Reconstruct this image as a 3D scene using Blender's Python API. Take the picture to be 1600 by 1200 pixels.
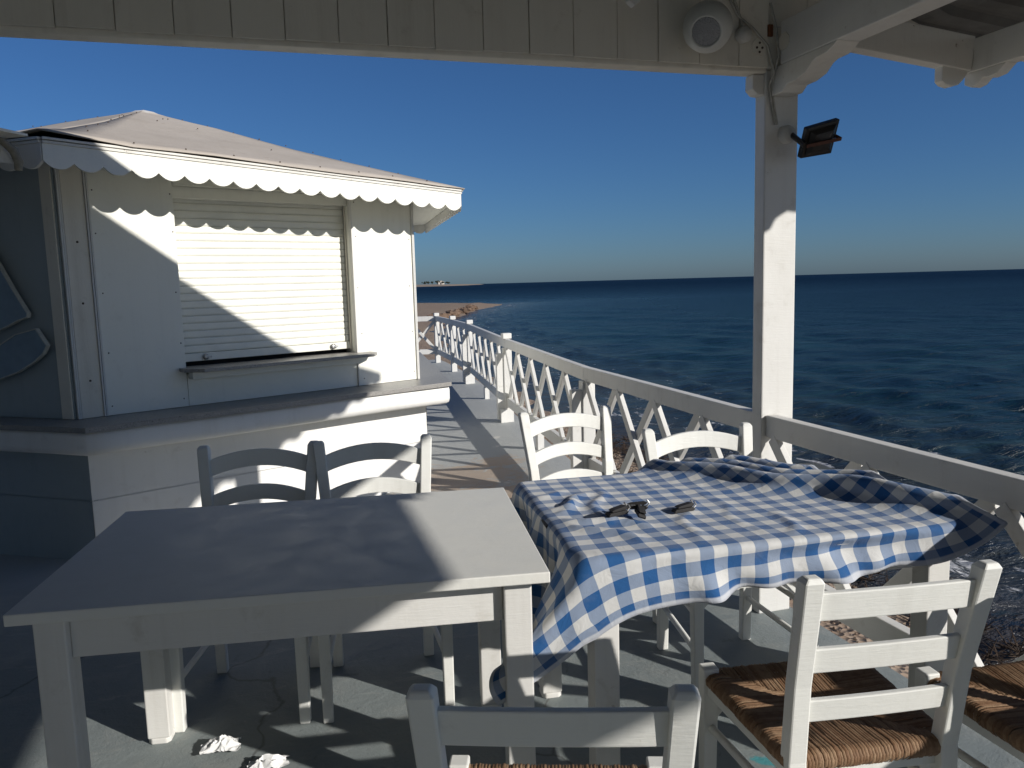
import bpy, math, random
import numpy as np
from mathutils import Vector, Matrix, Quaternion, noise as mnoise

# ---------------------------------------------------------------- clean
for o in list(bpy.data.objects): bpy.data.objects.remove(o, do_unlink=True)
scene = bpy.context.scene
COL = scene.collection
rnd = random.Random(7)

# ---------------------------------------------------------------- camera
FPX, CAMH, YAW = 1250.0, 1.45, math.radians(16.6)
ROLL = math.atan(0.0275)
PITCH = math.atan((600 - 442) * math.cos(ROLL) / FPX)
fw = Vector((math.sin(YAW) * math.cos(PITCH), math.cos(YAW) * math.cos(PITCH), -math.sin(PITCH)))
rt0 = Vector((math.cos(YAW), -math.sin(YAW), 0)); up0 = rt0.cross(fw)
rt = rt0 * math.cos(ROLL) - up0 * math.sin(ROLL); upv = up0 * math.cos(ROLL) + rt0 * math.sin(ROLL)
cd = bpy.data.cameras.new('camera'); cam = bpy.data.objects.new('camera', cd); COL.objects.link(cam)
m = Matrix((rt, upv, -fw)).transposed().to_4x4(); m.translation = (0, 0, CAMH); cam.matrix_world = m
cd.sensor_width = 36; cd.lens = FPX / 1600 * 36; cd.clip_start = 0.05; cd.clip_end = 60000
scene.camera = cam
scene.render.resolution_x, scene.render.resolution_y = 1024, 768

# ---------------------------------------------------------------- sky and sun
SUN_AZ, SUN_EL = math.radians(131.5), math.radians(22.5)      # azimuth in which the light travels
sdir = Vector((math.cos(SUN_EL) * math.cos(SUN_AZ), math.cos(SUN_EL) * math.sin(SUN_AZ), -math.sin(SUN_EL)))
w = bpy.data.worlds.new('World'); scene.world = w; w.use_nodes = True
nt = w.node_tree; nt.nodes.clear()
sky = nt.nodes.new('ShaderNodeTexSky'); sky.sky_type = 'NISHITA'; sky.sun_disc = False
sky.sun_elevation = SUN_EL; sky.sun_rotation = math.atan2(-sdir.x, -sdir.y)
sky.altitude = 0; sky.air_density = 0.9; sky.dust_density = 0.5; sky.ozone_density = 10.0
bg = nt.nodes.new('ShaderNodeBackground'); bg.inputs['Strength'].default_value = 0.068
wo = nt.nodes.new('ShaderNodeOutputWorld')
nt.links.new(sky.outputs[0], bg.inputs[0]); nt.links.new(bg.outputs[0], wo.inputs[0])
sl = bpy.data.lights.new('sun', 'SUN'); sl.energy = 5.0; sl.angle = math.radians(0.53); sl.color = (1.0, 0.96, 0.91)
so = bpy.data.objects.new('sun', sl); COL.objects.link(so); so.rotation_mode = 'QUATERNION'
so.rotation_quaternion = sdir.to_track_quat('-Z', 'Y'); so.location = (20, -20, 20)
scene.view_settings.view_transform = 'Standard'; scene.view_settings.look = 'None'
scene.view_settings.exposure = 0.0; scene.view_settings.gamma = 1.0
scene.render.engine = 'CYCLES'

# ---------------------------------------------------------------- helpers
def V(*a): return Vector(a)

class MB:
    """collects shapes, links them as ONE mesh object"""
    def __init__(s): s.v = []; s.f = []; s.sm = []
    def add(s, vs, fs, smooth=False):
        b = len(s.v); s.v += [Vector(p) for p in vs]; s.f += [tuple(i + b for i in f) for f in fs]
        s.sm += [smooth] * len(fs); return s
    def box(s, x0, x1, y0, y1, z0, z1):
        vs = [(x, y, z) for z in (z0, z1) for y in (y0, y1) for x in (x0, x1)]
        return s.add(vs, [(0, 2, 3, 1), (4, 5, 7, 6), (0, 1, 5, 4), (2, 6, 7, 3), (0, 4, 6, 2), (1, 3, 7, 5)])
    def obox(s, c, ax, ay, az):
        c = Vector(c); ax = Vector(ax); ay = Vector(ay); az = Vector(az)
        vs = [c + ax * i + ay * j + az * k for k in (-1, 1) for j in (-1, 1) for i in (-1, 1)]
        return s.add(vs, [(0, 2, 3, 1), (4, 5, 7, 6), (0, 1, 5, 4), (2, 6, 7, 3), (0, 4, 6, 2), (1, 3, 7, 5)])
    def bar(s, p, q, wd, ht, up=(0, 0, 1), w2=None, h2=None):
        """rectangular bar from p to q; wd across, ht along up; may taper"""
        p = Vector(p); q = Vector(q); d = (q - p).normalized(); up = Vector(up)
        x = d.cross(up).normalized(); y = x.cross(d).normalized()
        w2 = wd if w2 is None else w2; h2 = ht if h2 is None else h2
        vs = []
        for c, a, b in ((p, wd, ht), (q, w2, h2)):
            for i, j in ((-1, -1), (1, -1), (1, 1), (-1, 1)): vs.append(c + x * a / 2 * i + y * b / 2 * j)
        return s.add(vs, [(3, 2, 1, 0), (4, 5, 6, 7), (0, 1, 5, 4), (1, 2, 6, 5), (2, 3, 7, 6), (3, 0, 4, 7)])
    def prism(s, poly, o, ux, uy, d, smooth=False):
        """polygon (2d) in plane o+ux,uy extruded by vector d"""
        o = Vector(o); ux = Vector(ux); uy = Vector(uy); d = Vector(d); n = len(poly)
        a = [o + ux * p[0] + uy * p[1] for p in poly]
        vs = a + [p + d for p in a]
        fs = [tuple(range(n - 1, -1, -1)), tuple(range(n, 2 * n))] + [(i, (i + 1) % n, (i + 1) % n + n, i + n) for i in range(n)]
        return s.add(vs, fs, smooth)
    def tube(s, pts, r, seg=8, cap=True):
        pts = [Vector(p) for p in pts]; rings = []; n = len(pts); px = None
        for i, p in enumerate(pts):
            d = (pts[min(i + 1, n - 1)] - pts[max(i - 1, 0)]).normalized()
            if px is None: px = d.orthogonal().normalized()
            px = (px - d * px.dot(d)).normalized(); py = d.cross(px)
            rr = r[i] if isinstance(r, (list, tuple)) else r
            rings.append([p + px * rr * math.cos(2 * math.pi * k / seg) + py * rr * math.sin(2 * math.pi * k / seg) for k in range(seg)])
        vs = [p for g in rings for p in g]
        fs = [(i * seg + k, i * seg + (k + 1) % seg, (i + 1) * seg + (k + 1) % seg, (i + 1) * seg + k) for i in range(n - 1) for k in range(seg)]
        s.add(vs, fs, True)
        if cap: s.add(rings[0][::-1], [tuple(range(seg))]); s.add(rings[-1], [tuple(range(seg))])
        return s
    def lathe(s, prof, o, axis, seg=24):
        """profile of (r, h) around axis"""
        o = Vector(o); ax = Vector(axis).normalized(); x = ax.orthogonal().normalized(); y = ax.cross(x)
        vs = [o + ax * h + (x * math.cos(2 * math.pi * k / seg) + y * math.sin(2 * math.pi * k / seg)) * max(r, 1e-4) for r, h in prof for k in range(seg)]
        fs = [(i * seg + k, i * seg + (k + 1) % seg, (i + 1) * seg + (k + 1) % seg, (i + 1) * seg + k) for i in range(len(prof) - 1) for k in range(seg)]
        return s.add(vs, fs, True)
    def blob(s, c, r, seed, amp=.35, nu=10, nv=7, sq=(1, 1, 1)):
        c = Vector(c); vs = []
        for j in range(nv + 1):
            for i in range(nu):
                th = math.pi * j / nv; ph = 2 * math.pi * i / nu
                d = Vector((math.sin(th) * math.cos(ph), math.sin(th) * math.sin(ph), math.cos(th)))
                k = r * (1 + amp * mnoise.noise(d * 1.7 + Vector((seed * 3.1, seed, -seed))))
                vs.append(c + Vector((d.x * k * sq[0], d.y * k * sq[1], d.z * k * sq[2])))
        fs = [(j * nu + i, (j + 1) * nu + i, (j + 1) * nu + (i + 1) % nu, j * nu + (i + 1) % nu) for j in range(nv) for i in range(nu)]
        return s.add(vs, fs, False)
    def build(s, name, mat, parent=None, bevel=0.0, label=None):
        off = Vector((0, 0, 0))
        p = parent
        while p is not None: off += p.location; p = p.parent
        me = bpy.data.meshes.new(name)
        me.from_pydata([tuple(p - off) for p in s.v], [], s.f)
        me.materials.append(mat); me.polygons.foreach_set('use_smooth', s.sm)
        me.validate(); me.update()
        o = bpy.data.objects.new(name, me); COL.objects.link(o)
        if parent is not None: o.parent = parent
        if bevel > 0:
            b = o.modifiers.new('bevel', 'BEVEL'); b.width = bevel; b.segments = 2; b.limit_method = 'ANGLE'; b.angle_limit = math.radians(40)
        if label: o['label'] = label
        return o

def tag(o, label, cat, group=None):
    o['label'] = label; o['category'] = cat
    if group: o['group'] = group
    return o

def thing(name, loc, label, cat, group=None):
    o = bpy.data.objects.new(name, None); COL.objects.link(o); o.location = loc; o.empty_display_size = .1
    return tag(o, label, cat, group)

def share(src, name, parent, loc=(0, 0, 0), rot=None):
    """another object using the mesh of src"""
    o = src.copy(); o.name = name; COL.objects.link(o); o.parent = parent; o.location = loc
    if rot is not None: o.rotation_euler = rot
    return o

def copy_tree(o, parent=None):
    c = o.copy(); COL.objects.link(c); c.parent = parent
    for ch in list(o.children): copy_tree(ch, c)
    return c

def structure(o): o['kind'] = 'structure'; return o
def stuff(o, label=None, cat=None):
    o['kind'] = 'stuff'
    if label: o['label'] = label
    if cat: o['category'] = cat
    return o

# ---------------------------------------------------------------- materials
class NT:
    def __init__(s, name):
        s.m = bpy.data.materials.new(name); s.m.use_nodes = True; s.t = s.m.node_tree; s.t.nodes.clear()
        s.out = s.n('ShaderNodeOutputMaterial'); s.b = s.n('ShaderNodeBsdfPrincipled'); s.l(s.b.outputs[0], s.out.inputs[0])
    def n(s, t, **k):
        x = s.t.nodes.new(t)
        for a, v in k.items(): setattr(x, a, v)
        return x
    def l(s, a, b): s.t.links.new(a, b)
    def val(s, inp, v):
        if hasattr(v, 'is_linked') or isinstance(v, bpy.types.NodeSocket): s.l(v, inp)
        else: inp.default_value = v
    def coord(s, kind='Object', scale=None, loc=None):
        c = s.n('ShaderNodeTexCoord').outputs[kind]
        if kind == 'World': pass
        if scale is not None or loc is not None:
            mp = s.n('ShaderNodeMapping'); s.l(c, mp.inputs[0])
            if scale is not None: mp.inputs['Scale'].default_value = scale
            if loc is not None: mp.inputs['Location'].default_value = loc
            return mp.outputs[0]
        return c
    def pos(s, scale=None):
        c = s.n('ShaderNodeNewGeometry').outputs['Position']
        if scale is not None:
            mp = s.n('ShaderNodeMapping'); s.l(c, mp.inputs[0]); mp.inputs['Scale'].default_value = scale; return mp.outputs[0]
        return c
    def noise(s, vec, scale, detail=4, rough=.55, dist=0.0):
        x = s.n('ShaderNodeTexNoise'); s.l(vec, x.inputs['Vector']); x.inputs['Scale'].default_value = scale
        x.inputs['Detail'].default_value = detail; x.inputs['Roughness'].default_value = rough; x.inputs['Distortion'].default_value = dist
        return x.outputs['Fac']
    def ramp(s, fac, stops, interp='LINEAR'):
        r = s.n('ShaderNodeValToRGB'); s.l(fac, r.inputs[0]); e = r.color_ramp; e.interpolation = interp
        while len(e.elements) < len(stops): e.elements.new(.5)
        for k, (p, c) in enumerate(stops):
            e.elements[k].position = p; e.elements[k].color = (c, c, c, 1) if isinstance(c, (int, float)) else (*c, 1)
        return r.outputs[0]
    def mix(s, fac, a, b, blend='MIX'):
        x = s.n('ShaderNodeMix', data_type='RGBA', blend_type=blend)
        s.val(x.inputs[0], fac)
        for i, v in ((6, a), (7, b)):
            if isinstance(v, bpy.types.NodeSocket): s.l(v, x.inputs[i])
            else: x.inputs[i].default_value = (*v, 1) if len(v) == 3 else v
        return x.outputs[2]
    def math(s, op, a, b=0.0, c=0.0):
        x = s.n('ShaderNodeMath', operation=op)
        s.val(x.inputs[0], a); s.val(x.inputs[1], b)
        if op in ('MULTIPLY_ADD', 'SMOOTH_MIN'): s.val(x.inputs[2], c)
        return x.outputs[0]
    def bump(s, h, strength=.3, dist=.01):
        b = s.n('ShaderNodeBump'); s.l(h, b.inputs['Height']); b.inputs['Strength'].default_value = strength; b.inputs['Distance'].default_value = dist
        s.l(b.outputs[0], s.b.inputs['Normal']); return b
    def set(s, **k):
        for a, v in k.items():
            i = s.b.inputs[a.replace('_', ' ')]
            if isinstance(v, bpy.types.NodeSocket): s.l(v, i)
            elif isinstance(v, (tuple, list)) and len(v) == 3: i.default_value = (*v, 1)
            else: i.default_value = v
        return s

def painted_wood(name, col=(.78, .77, .73), dirt=(.42, .39, .33), under=(.24, .19, .14), wear=.5, grain=(3, 3, 40), rough=.5):
    t = NT(name); p = t.pos(); r = t.n('ShaderNodeObjectInfo').outputs['Random']
    big = t.noise(p, 2.6, 5, .6); fine = t.noise(p, 38, 4, .6); mid = t.noise(p, 11, 5, .65, .4)
    c = t.mix(t.ramp(big, [(.38, 0.0), (.72, .55)]), col, tuple(x * .80 + d * .20 for x, d in zip(col, dirt)))
    c = t.mix(t.ramp(mid, [(.60, 0.0), (.78, .45)]), c, dirt)
    c = t.mix(t.math('MULTIPLY', t.ramp(fine, [(.66, 0.0), (.70, 1.0)]), t.ramp(mid, [(.52 + .1 * (1 - wear), 0.0), (.62 + .1 * (1 - wear), wear)])), c, under)
    drip = t.noise(t.pos((16, 16, .55)), 1.0, 5, .6, .3)
    c = t.mix(t.math('MULTIPLY', t.ramp(drip, [(.52, 0.0), (.74, 1.0)]), t.ramp(big, [(.35, .08), (.65, .34)])), c, dirt)
    c = t.mix(t.math('MULTIPLY', r, .12), c, tuple(x * .6 for x in col))
    t.set(Base_Color=c, Roughness=t.ramp(mid, [(.3, rough), (.7, min(1, rough + .25))]))
    g = t.noise(t.pos(grain), 6, 3, .6)
    h = t.math('ADD', t.math('MULTIPLY', g, .6), t.math('MULTIPLY', fine, .5))
    t.bump(h, .28, .004); return t.m

M = {}
M['white'] = painted_wood('white painted wood', (.68, .67, .63), (.42, .39, .33))
M['white_old'] = painted_wood('weathered white wood', (.72, .70, .64), (.33, .29, .23), wear=1.0, grain=(30, 30, 3))
M['gable'] = painted_wood('gable board paint', (.74, .70, .60), (.42, .37, .29), wear=.6, grain=(30, 30, 3))
M['chair'] = painted_wood('chair paint', (.76, .76, .71), (.50, .48, .42), (.30, .22, .15), wear=.55, rough=.42)
M['tabletop'] = painted_wood('table top paint', (.71, .705, .65), (.63, .62, .57), wear=.35, grain=(4, 40, 4), rough=.46)
M['panel'] = painted_wood('kiosk panel', (.85, .84, .75), (.68, .66, .57), wear=.1, grain=(2, 2, 2), rough=.45)
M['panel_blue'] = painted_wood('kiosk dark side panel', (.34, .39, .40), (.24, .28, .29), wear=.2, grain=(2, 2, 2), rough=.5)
M['plaster'] = painted_wood('whitewashed plaster', (.80, .79, .75), (.55, .52, .46), (.40, .36, .30), wear=.5, grain=(6, 6, 6), rough=.8)

def m_simple(name, col, rough=.5, metal=0.0, nscale=30, var=.25, bump=.15):
    t = NT(name); p = t.pos(); n = t.noise(p, nscale, 4, .6)
    t.set(Base_Color=t.mix(t.ramp(n, [(.3, 0.0), (.75, 1.0)]), col, tuple(c * (1 - var) for c in col)), Roughness=rough, Metallic=metal)
    if bump: t.bump(n, bump, .004)
    return t.m
M['shutter'] = m_simple('cream roller shutter', (.80, .79, .70), .4, 0, 8, .10, .05)
M['black'] = m_simple('black plastic', (.022, .020, .019), .7, 0, 90, .5)
M['darkmetal'] = m_simple('dark lamp metal', (.025, .022, .02), .4, .3, 40, .4)
M['copper'] = m_simple('rust brown bracket', (.13, .05, .03), .6, .3, 60, .5)
M['rust'] = m_simple('rusty iron', (.20, .075, .03), .85, .2, 70, .6, .4)
M['steel'] = m_simple('bare steel', (.45, .45, .44), .4, .8, 60, .3)
M['speaker'] = m_simple('grey white plastic', (.60, .60, .55), .45, 0, 12, .12, .03)
M['boxwhite'] = m_simple('junction box plastic', (.62, .61, .56), .5, 0, 20, .2)
M['cable'] = m_simple('dirty white cable', (.50, .48, .42), .6, 0, 60, .4)
M['gap'] = m_simple('dark inside', (.015, .015, .016), .9, 0, 10, .2, 0)
M['screw'] = m_simple('rusty screw', (.10, .07, .05), .7, .3, 200, .5, 0)
M['rope'] = m_simple('faded canvas roll', (.34, .30, .22), .9, 0, 50, .4, .3)
M['corrug'] = m_simple('weathered roof sheet', (.16, .16, .15), .7, .2, 9, .4, .1)
M['signcut'] = m_simple('blue grey board', (.20, .28, .34), .5, 0, 14, .2, .05)
M['signedge'] = m_simple('pale cut edge', (.55, .55, .48), .6, 0, 40, .25)
M['seaweed'] = m_simple('dry brown seaweed', (.055, .032, .018), .9, 0, 40, .6, .5)

def m_granite():
    t = NT('speckled granite'); p = t.pos()
    v = t.n('ShaderNodeTexVoronoi'); t.l(p, v.inputs['Vector']); v.inputs['Scale'].default_value = 190
    v2 = t.noise(p, 140, 3, .7)
    c = t.mix(t.ramp(v.outputs['Distance'], [(.15, 0.0), (.5, 1.0)]), (.40, .38, .345), (.25, .24, .22))
    c = t.mix(t.ramp(v2, [(.60, 0.0), (.66, 1.0)]), c, (.06, .055, .05))
    t.set(Base_Color=c, Roughness=t.ramp(v2, [(.3, .30), (.7, .5)])); t.bump(v2, .08, .002); return t.m
M['granite'] = m_granite()

def m_roof():
    t = NT('beige roof membrane'); p = t.pos(); a = t.noise(p, 1.6, 5, .6); b = t.noise(p, 16, 5, .65, .5)
    c = t.mix(t.ramp(a, [(.35, 0.0), (.7, 1.0)]), (.46, .41, .35), (.38, .335, .28))
    c = t.mix(t.ramp(b, [(.60, 0.0), (.78, .6)]), c, (.26, .19, .13))
    t.set(Base_Color=c, Roughness=.8); t.bump(t.math('ADD', a, t.math('MULTIPLY', b, .25)), .5, .03); return t.m
M['roof'] = m_roof()

def m_floor():
    t = NT('grey painted concrete'); p = t.pos()
    a = t.noise(p, .9, 6, .6, .3); b = t.noise(p, 5.5, 6, .65, .6); f = t.noise(p, 85, 4, .7); g = t.noise(p, 19, 5, .7)
    c = t.mix(t.ramp(a, [(.35, 0.0), (.68, 1.0)]), (.225, .255, .25), (.185, .21, .21))
    c = t.mix(t.ramp(b, [(.48, 0.0), (.72, .65)]), c, (.285, .295, .275))
    c = t.mix(t.ramp(g, [(.60, 0.0), (.75, .55)]), c, (.15, .16, .155))
    c = t.mix(t.ramp(f, [(.68, 0.0), (.74, .8)]), c, (.42, .42, .38))
    wp = t.n('ShaderNodeVectorMath', operation='ADD'); t.l(p, wp.inputs[0]); nv = t.n('ShaderNodeTexNoise'); t.l(p, nv.inputs['Vector']); nv.inputs['Scale'].default_value = 3.0; nv.inputs['Detail'].default_value = 4
    sc = t.n('ShaderNodeVectorMath', operation='SCALE'); t.l(nv.outputs['Color'], sc.inputs[0]); sc.inputs['Scale'].default_value = .35; t.l(sc.outputs[0], wp.inputs[1])
    cr = t.n('ShaderNodeTexVoronoi', feature='DISTANCE_TO_EDGE'); t.l(wp.outputs[0], cr.inputs['Vector']); cr.inputs['Scale'].default_value = .75
    crack = t.ramp(cr.outputs['Distance'], [(.002, 1.0), (.006, 0.0)]); c = t.mix(t.math('MULTIPLY', crack, .75), c, (.09, .09, .085))
    scuff = t.noise(t.pos((1, 3.2, 1)), 3.1, 7, .75, .8); c = t.mix(t.ramp(scuff, [(.58, 0.0), (.68, .55)]), c, (.34, .34, .31))
    scuff2 = t.noise(t.pos((1.3, 1, 1)), 9.0, 6, .7, .6); c = t.mix(t.ramp(scuff2, [(.62, 0.0), (.70, .6)]), c, (.12, .13, .13))
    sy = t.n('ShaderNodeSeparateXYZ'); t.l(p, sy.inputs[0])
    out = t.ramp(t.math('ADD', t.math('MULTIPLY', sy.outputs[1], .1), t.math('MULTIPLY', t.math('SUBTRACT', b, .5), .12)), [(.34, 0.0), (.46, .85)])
    c = t.mix(out, c, t.mix(b, (.36, .375, .365), (.44, .44, .42)))                     # floor colour turns paler beyond the roof edge
    def spot(x, y, r, amp=.5):
        s = t.n('ShaderNodeVectorMath', operation='DISTANCE'); t.l(p, s.inputs[0]); s.inputs[1].default_value = (x, y, 0)
        d = t.math('ADD', s.outputs['Value'], t.math('MULTIPLY', t.math('SUBTRACT', g, .5), amp * r * 2.2))
        d = t.math('ADD', d, t.math('MULTIPLY', t.math('SUBTRACT', b, .5), amp * r * 2.2))
        return t.math('DIVIDE', d, r)
    for x, y, r in ((1.35, 5.95, .55), (1.55, 5.2, .35), (1.75, 6.3, .25), (1.3, 5.0, .6)):      # sand washed against the kiosk
        c = t.mix(t.ramp(spot(x, y, r, .9), [(.55, .75), (1.15, 0.0)]), c, (.42, .32, .23))
    for x, y, r in ((1.47, 1.70, .05), (1.70, 1.32, .06), (-.43, 2.40, .06), (-.40, 2.47, .03), (1.35, 1.95, .04)):   # worn turquoise paint
        c = t.mix(t.ramp(spot(x, y, r, 1.1), [(.5, .85), (.85, 0.0)]), c, (.05, .30, .33))
    for x, y, r in ((1.75, 5.35, .07), (1.62, 5.62, .06), (2.0, 7.3, .06), (1.9, 6.9, .05)):
        c = t.mix(t.ramp(spot(x, y, r, 1.2), [(.5, .9), (.8, 0.0)]), c, (.55, .53, .48))
    t.set(Base_Color=c, Roughness=t.ramp(b, [(.3, .62), (.7, .85)]))
    h = t.math('ADD', t.math('MULTIPLY', b, .8), t.math('ADD', t.math('MULTIPLY', f, .25), t.math('MULTIPLY', g, .4)))
    t.bump(h, .55, .012); return t.m
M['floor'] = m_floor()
M['concrete'] = m_simple('rough concrete', (.30, .29, .26), .9, 0, 9, .35, .5)

def m_rush():
    t = NT('woven rush'); p = t.pos(); r = t.n('ShaderNodeNewGeometry').outputs['Random Per Island']
    n = t.noise(p, 60, 3, .6)
    c = t.mix(r, (.185, .098, .047), (.31, .20, .115)); c = t.mix(t.ramp(n, [(.45, 0.0), (.7, .6)]), c, (.13, .06, .025))
    t.set(Base_Color=c, Roughness=.75); t.bump(t.noise(p, 260, 2, .5), .3, .003); return t.m
M['rush'] = m_rush()

def m_cloth(u0, u1, v0, v1):
    t = NT('blue gingham cotton'); uv = t.n('ShaderNodeUVMap', uv_map='uv').outputs[0]
    sp = t.n('ShaderNodeSeparateXYZ'); t.l(uv, sp.inputs[0])
    per = .0705
    def stripe(c):
        f = t.math('FRACT', t.math('DIVIDE', c, per)); return t.math('GREATER_THAN', f, .5)
    a = stripe(sp.outputs[0]); b = stripe(sp.outputs[1]); s = t.math('MULTIPLY', t.math('ADD', a, b), .5)
    c = t.ramp(s, [(.0, (.66, .66, .64)), (.34, (.25, .315, .43)), (.75, (.008, .090, .27))], 'CONSTANT')
    e = t.math('MINIMUM', t.math('MINIMUM', t.math('SUBTRACT', sp.outputs[0], u0), t.math('SUBTRACT', u1, sp.outputs[0])), t.math('MINIMUM', t.math('SUBTRACT', sp.outputs[1], v0), t.math('SUBTRACT', v1, sp.outputs[1])))
    c = t.mix(t.ramp(e, [(.013, .7), (.0155, 0.0)]), c, (.68, .69, .70))
    p = t.pos(); n = t.noise(p, 9, 4, .6)
    c = t.mix(t.ramp(n, [(.5, 0.0), (.8, .22)]), c, (.42, .42, .42))
    t.set(Base_Color=c, Roughness=.85); t.b.inputs['Sheen Weight'].default_value = .15
    fr = t.math('SINE', t.math('MULTIPLY', sp.outputs[0], 5200.0)); fr2 = t.math('SINE', t.math('MULTIPLY', sp.outputs[1], 5200.0))
    wr = t.noise(uv, 24, 4, .55, 1.0)
    h = t.math('ADD', t.math('MULTIPLY', wr, 1.0), t.math('MULTIPLY', t.math('ADD', fr, fr2), .015))
    t.bump(h, .35, .01)
    tr = t.n('ShaderNodeBsdfTranslucent'); t.l(c, tr.inputs[0])
    mx = t.n('ShaderNodeMixShader'); mx.inputs[0].default_value = .14
    t.l(t.b.outputs[0], mx.inputs[1]); t.l(tr.outputs[0], mx.inputs[2]); t.l(mx.outputs[0], t.out.inputs[0]); return t.m
M['paper'] = m_simple('crumpled white paper', (.78, .78, .76), .8, 0, 60, .12, .3)

def m_pebble():
    t = NT('beach pebbles'); r = t.n('ShaderNodeNewGeometry').outputs['Random Per Island']; p = t.pos()
    c = t.ramp(r, [(0, (.20, .13, .085)), (.3, (.30, .23, .17)), (.55, (.12, .09, .07)), (.8, (.38, .32, .26)), (1, (.24, .17, .12))])
    t.set(Base_Color=c, Roughness=.75); return t.m
M['pebble'] = m_pebble()
def m_beach():
    t = NT('gravel beach'); p = t.pos(); v = t.n('ShaderNodeTexVoronoi'); t.l(p, v.inputs['Vector']); v.inputs['Scale'].default_value = 16
    a = t.noise(p, .12, 5, .6); b = t.noise(p, 2.2, 6, .7)
    c = t.mix(v.outputs['Color'], (.22, .15, .10), (.34, .26, .19)); 
    c = t.mix(t.ramp(a, [(.35, 0.0), (.7, .8)]), c, (.30, .225, .155))
    c = t.mix(t.ramp(b, [(.5, 0.0), (.75, .7)]), c, (.14, .09, .06))
    t.set(Base_Color=c, Roughness=.9); t.bump(t.math('ADD', v.outputs['Distance'], b), .8, .05); return t.m
M['beach'] = m_beach()

def m_sea():
    t = NT('sea water'); p = t.pos()
    sh = t.n('ShaderNodeAttribute', attribute_name='shore').outputs['Fac']        # log10(1 + metres from the waterline) / 3
    n1 = t.noise(t.pos((.45, 1.5, 1)), 1.1, 5, .65, .5); big = t.noise(p, .03, 4, .55); n0 = t.noise(t.pos((.6, 1.2, 1)), .16, 4, .6, .4)
    deep = t.mix(t.ramp(big, [(.4, 0.0), (.65, 1.0)]), (.0022, .010, .026), (.0026, .014, .030))
    shal = t.mix(t.ramp(n1, [(.38, 0.0), (.66, 1.0)]), (.0018, .011, .016), (.008, .038, .042))  # light wave crests and shaded troughs painted into the water colour by noise
    shal = t.mix(t.ramp(n0, [(.4, 0.0), (.65, .7)]), shal, (.0018, .012, .022))
    c = t.mix(t.ramp(sh, [(.40, 0.0), (.80, 1.0)]), shal, deep)
    grey = t.mix(n1, (.040, .040, .044), (.070, .065, .064))
    c = t.mix(t.ramp(sh, [(.05, 1.0), (.31, 0.0)]), c, grey)
    # foam
    f1 = t.noise(t.pos((1.0, .55, 1)), 1.15, 7, .72, 1.8); f2 = t.noise(t.pos((2.0, 1.1, 1)), .9, 6, .7, 2.2)
    near = t.ramp(sh, [(.0, .66), (.11, .565), (.20, .60), (.285, .67), (.39, .72), (.54, .735), (.8, .80)])
    foam = t.ramp(t.math('SUBTRACT', t.math('ADD', t.math('MULTIPLY', f1, .65), t.math('MULTIPLY', f2, .35)), t.math('SUBTRACT', near, .02)), [(.0, 0.0), (.035, 1.0)])
    c = t.mix(foam, c, (.42, .42, .42))
    t.set(Base_Color=c, IOR=1.33, Roughness=t.math('MULTIPLY_ADD', foam, .3, t.ramp(sh, [(.2, .16), (.8, .45)])), Specular_IOR_Level=t.ramp(sh, [(.0, .26), (.45, .20), (.62, .12), (.85, .05)]))
    w1 = t.noise(t.pos((.5, 1.5, 1)), 1.9, 6, .62, .5); w2 = t.noise(t.pos((.6, 1.7, 1)), 4, 4, .6, .3)
    h = t.math('ADD', w1, t.math('MULTIPLY', w2, .22)); t.bump(h, 1.0, .30); return t.m
M['sea'] = m_sea()
M['farland'] = m_simple('far dry land', (.33, .26, .19), .9, 0, .01, .3, 0)
M['fartree'] = m_simple('far dark trees', (.035, .045, .03), .9, 0, .2, .4, 0)
M['farwall'] = m_simple('far house wall', (.6, .56, .50), .9, 0, .2, .1, 0)

# ================================================================ SETTING
RAILP = [(1.97, -4.2), (1.97, 2.9), (2.03, 5.03), (2.35, 8.05), (2.78, 11.44), (2.905, 13.13), (2.975, 14.83)]
def rail_x(y):
    for (x0, y0), (x1, y1) in zip(RAILP, RAILP[1:]):
        if y <= y1: return x0 + (x1 - x0) * max(0, (y - y0)) / (y1 - y0)
    return RAILP[-1][0]
def sstep(a, b, x):
    t = min(1, max(0, (x - a) / (b - a))); return t * t * (3 - 2 * t)
def floor_z(x, y):
    return -min(.13, .062 * max(0, rail_x(y) - x)) * sstep(3.9, 5.6, y)

def build_floor():
    ys = [-6 + .4 * i for i in range(54)] + [15.45]; nx = 30; vs = []; fs = []
    for y in ys:
        e = rail_x(y) + .14
        for i in range(nx + 1):
            x = -6 + (e + 6) * (i / nx) ** .8
            vs.append((x, y, floor_z(x, y) + .004 * mnoise.noise(Vector((x * .9, y * .9, 0)))))
    W = nx + 1
    for j in range(len(ys) - 1):
        for i in range(nx): fs.append((j * W + i, j * W + i + 1, (j + 1) * W + i + 1, (j + 1) * W + i))
    b = len(vs)                                                   # sea side and end skirts
    for j, y in enumerate(ys): x = rail_x(y) + .14; vs.append((x + .02, y, -1.5))
    for j in range(len(ys) - 1): fs.append((j * W + nx, b + j, b + j + 1, (j + 1) * W + nx))
    b2 = len(vs); J = len(ys) - 1
    for i in range(W): vs.append((vs[J * W + i][0], ys[-1] + .02, -1.5))
    for i in range(nx): fs.append((J * W + i, J * W + i + 1, b2 + i + 1, b2 + i))
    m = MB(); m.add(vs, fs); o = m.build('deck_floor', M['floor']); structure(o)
build_floor()

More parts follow.
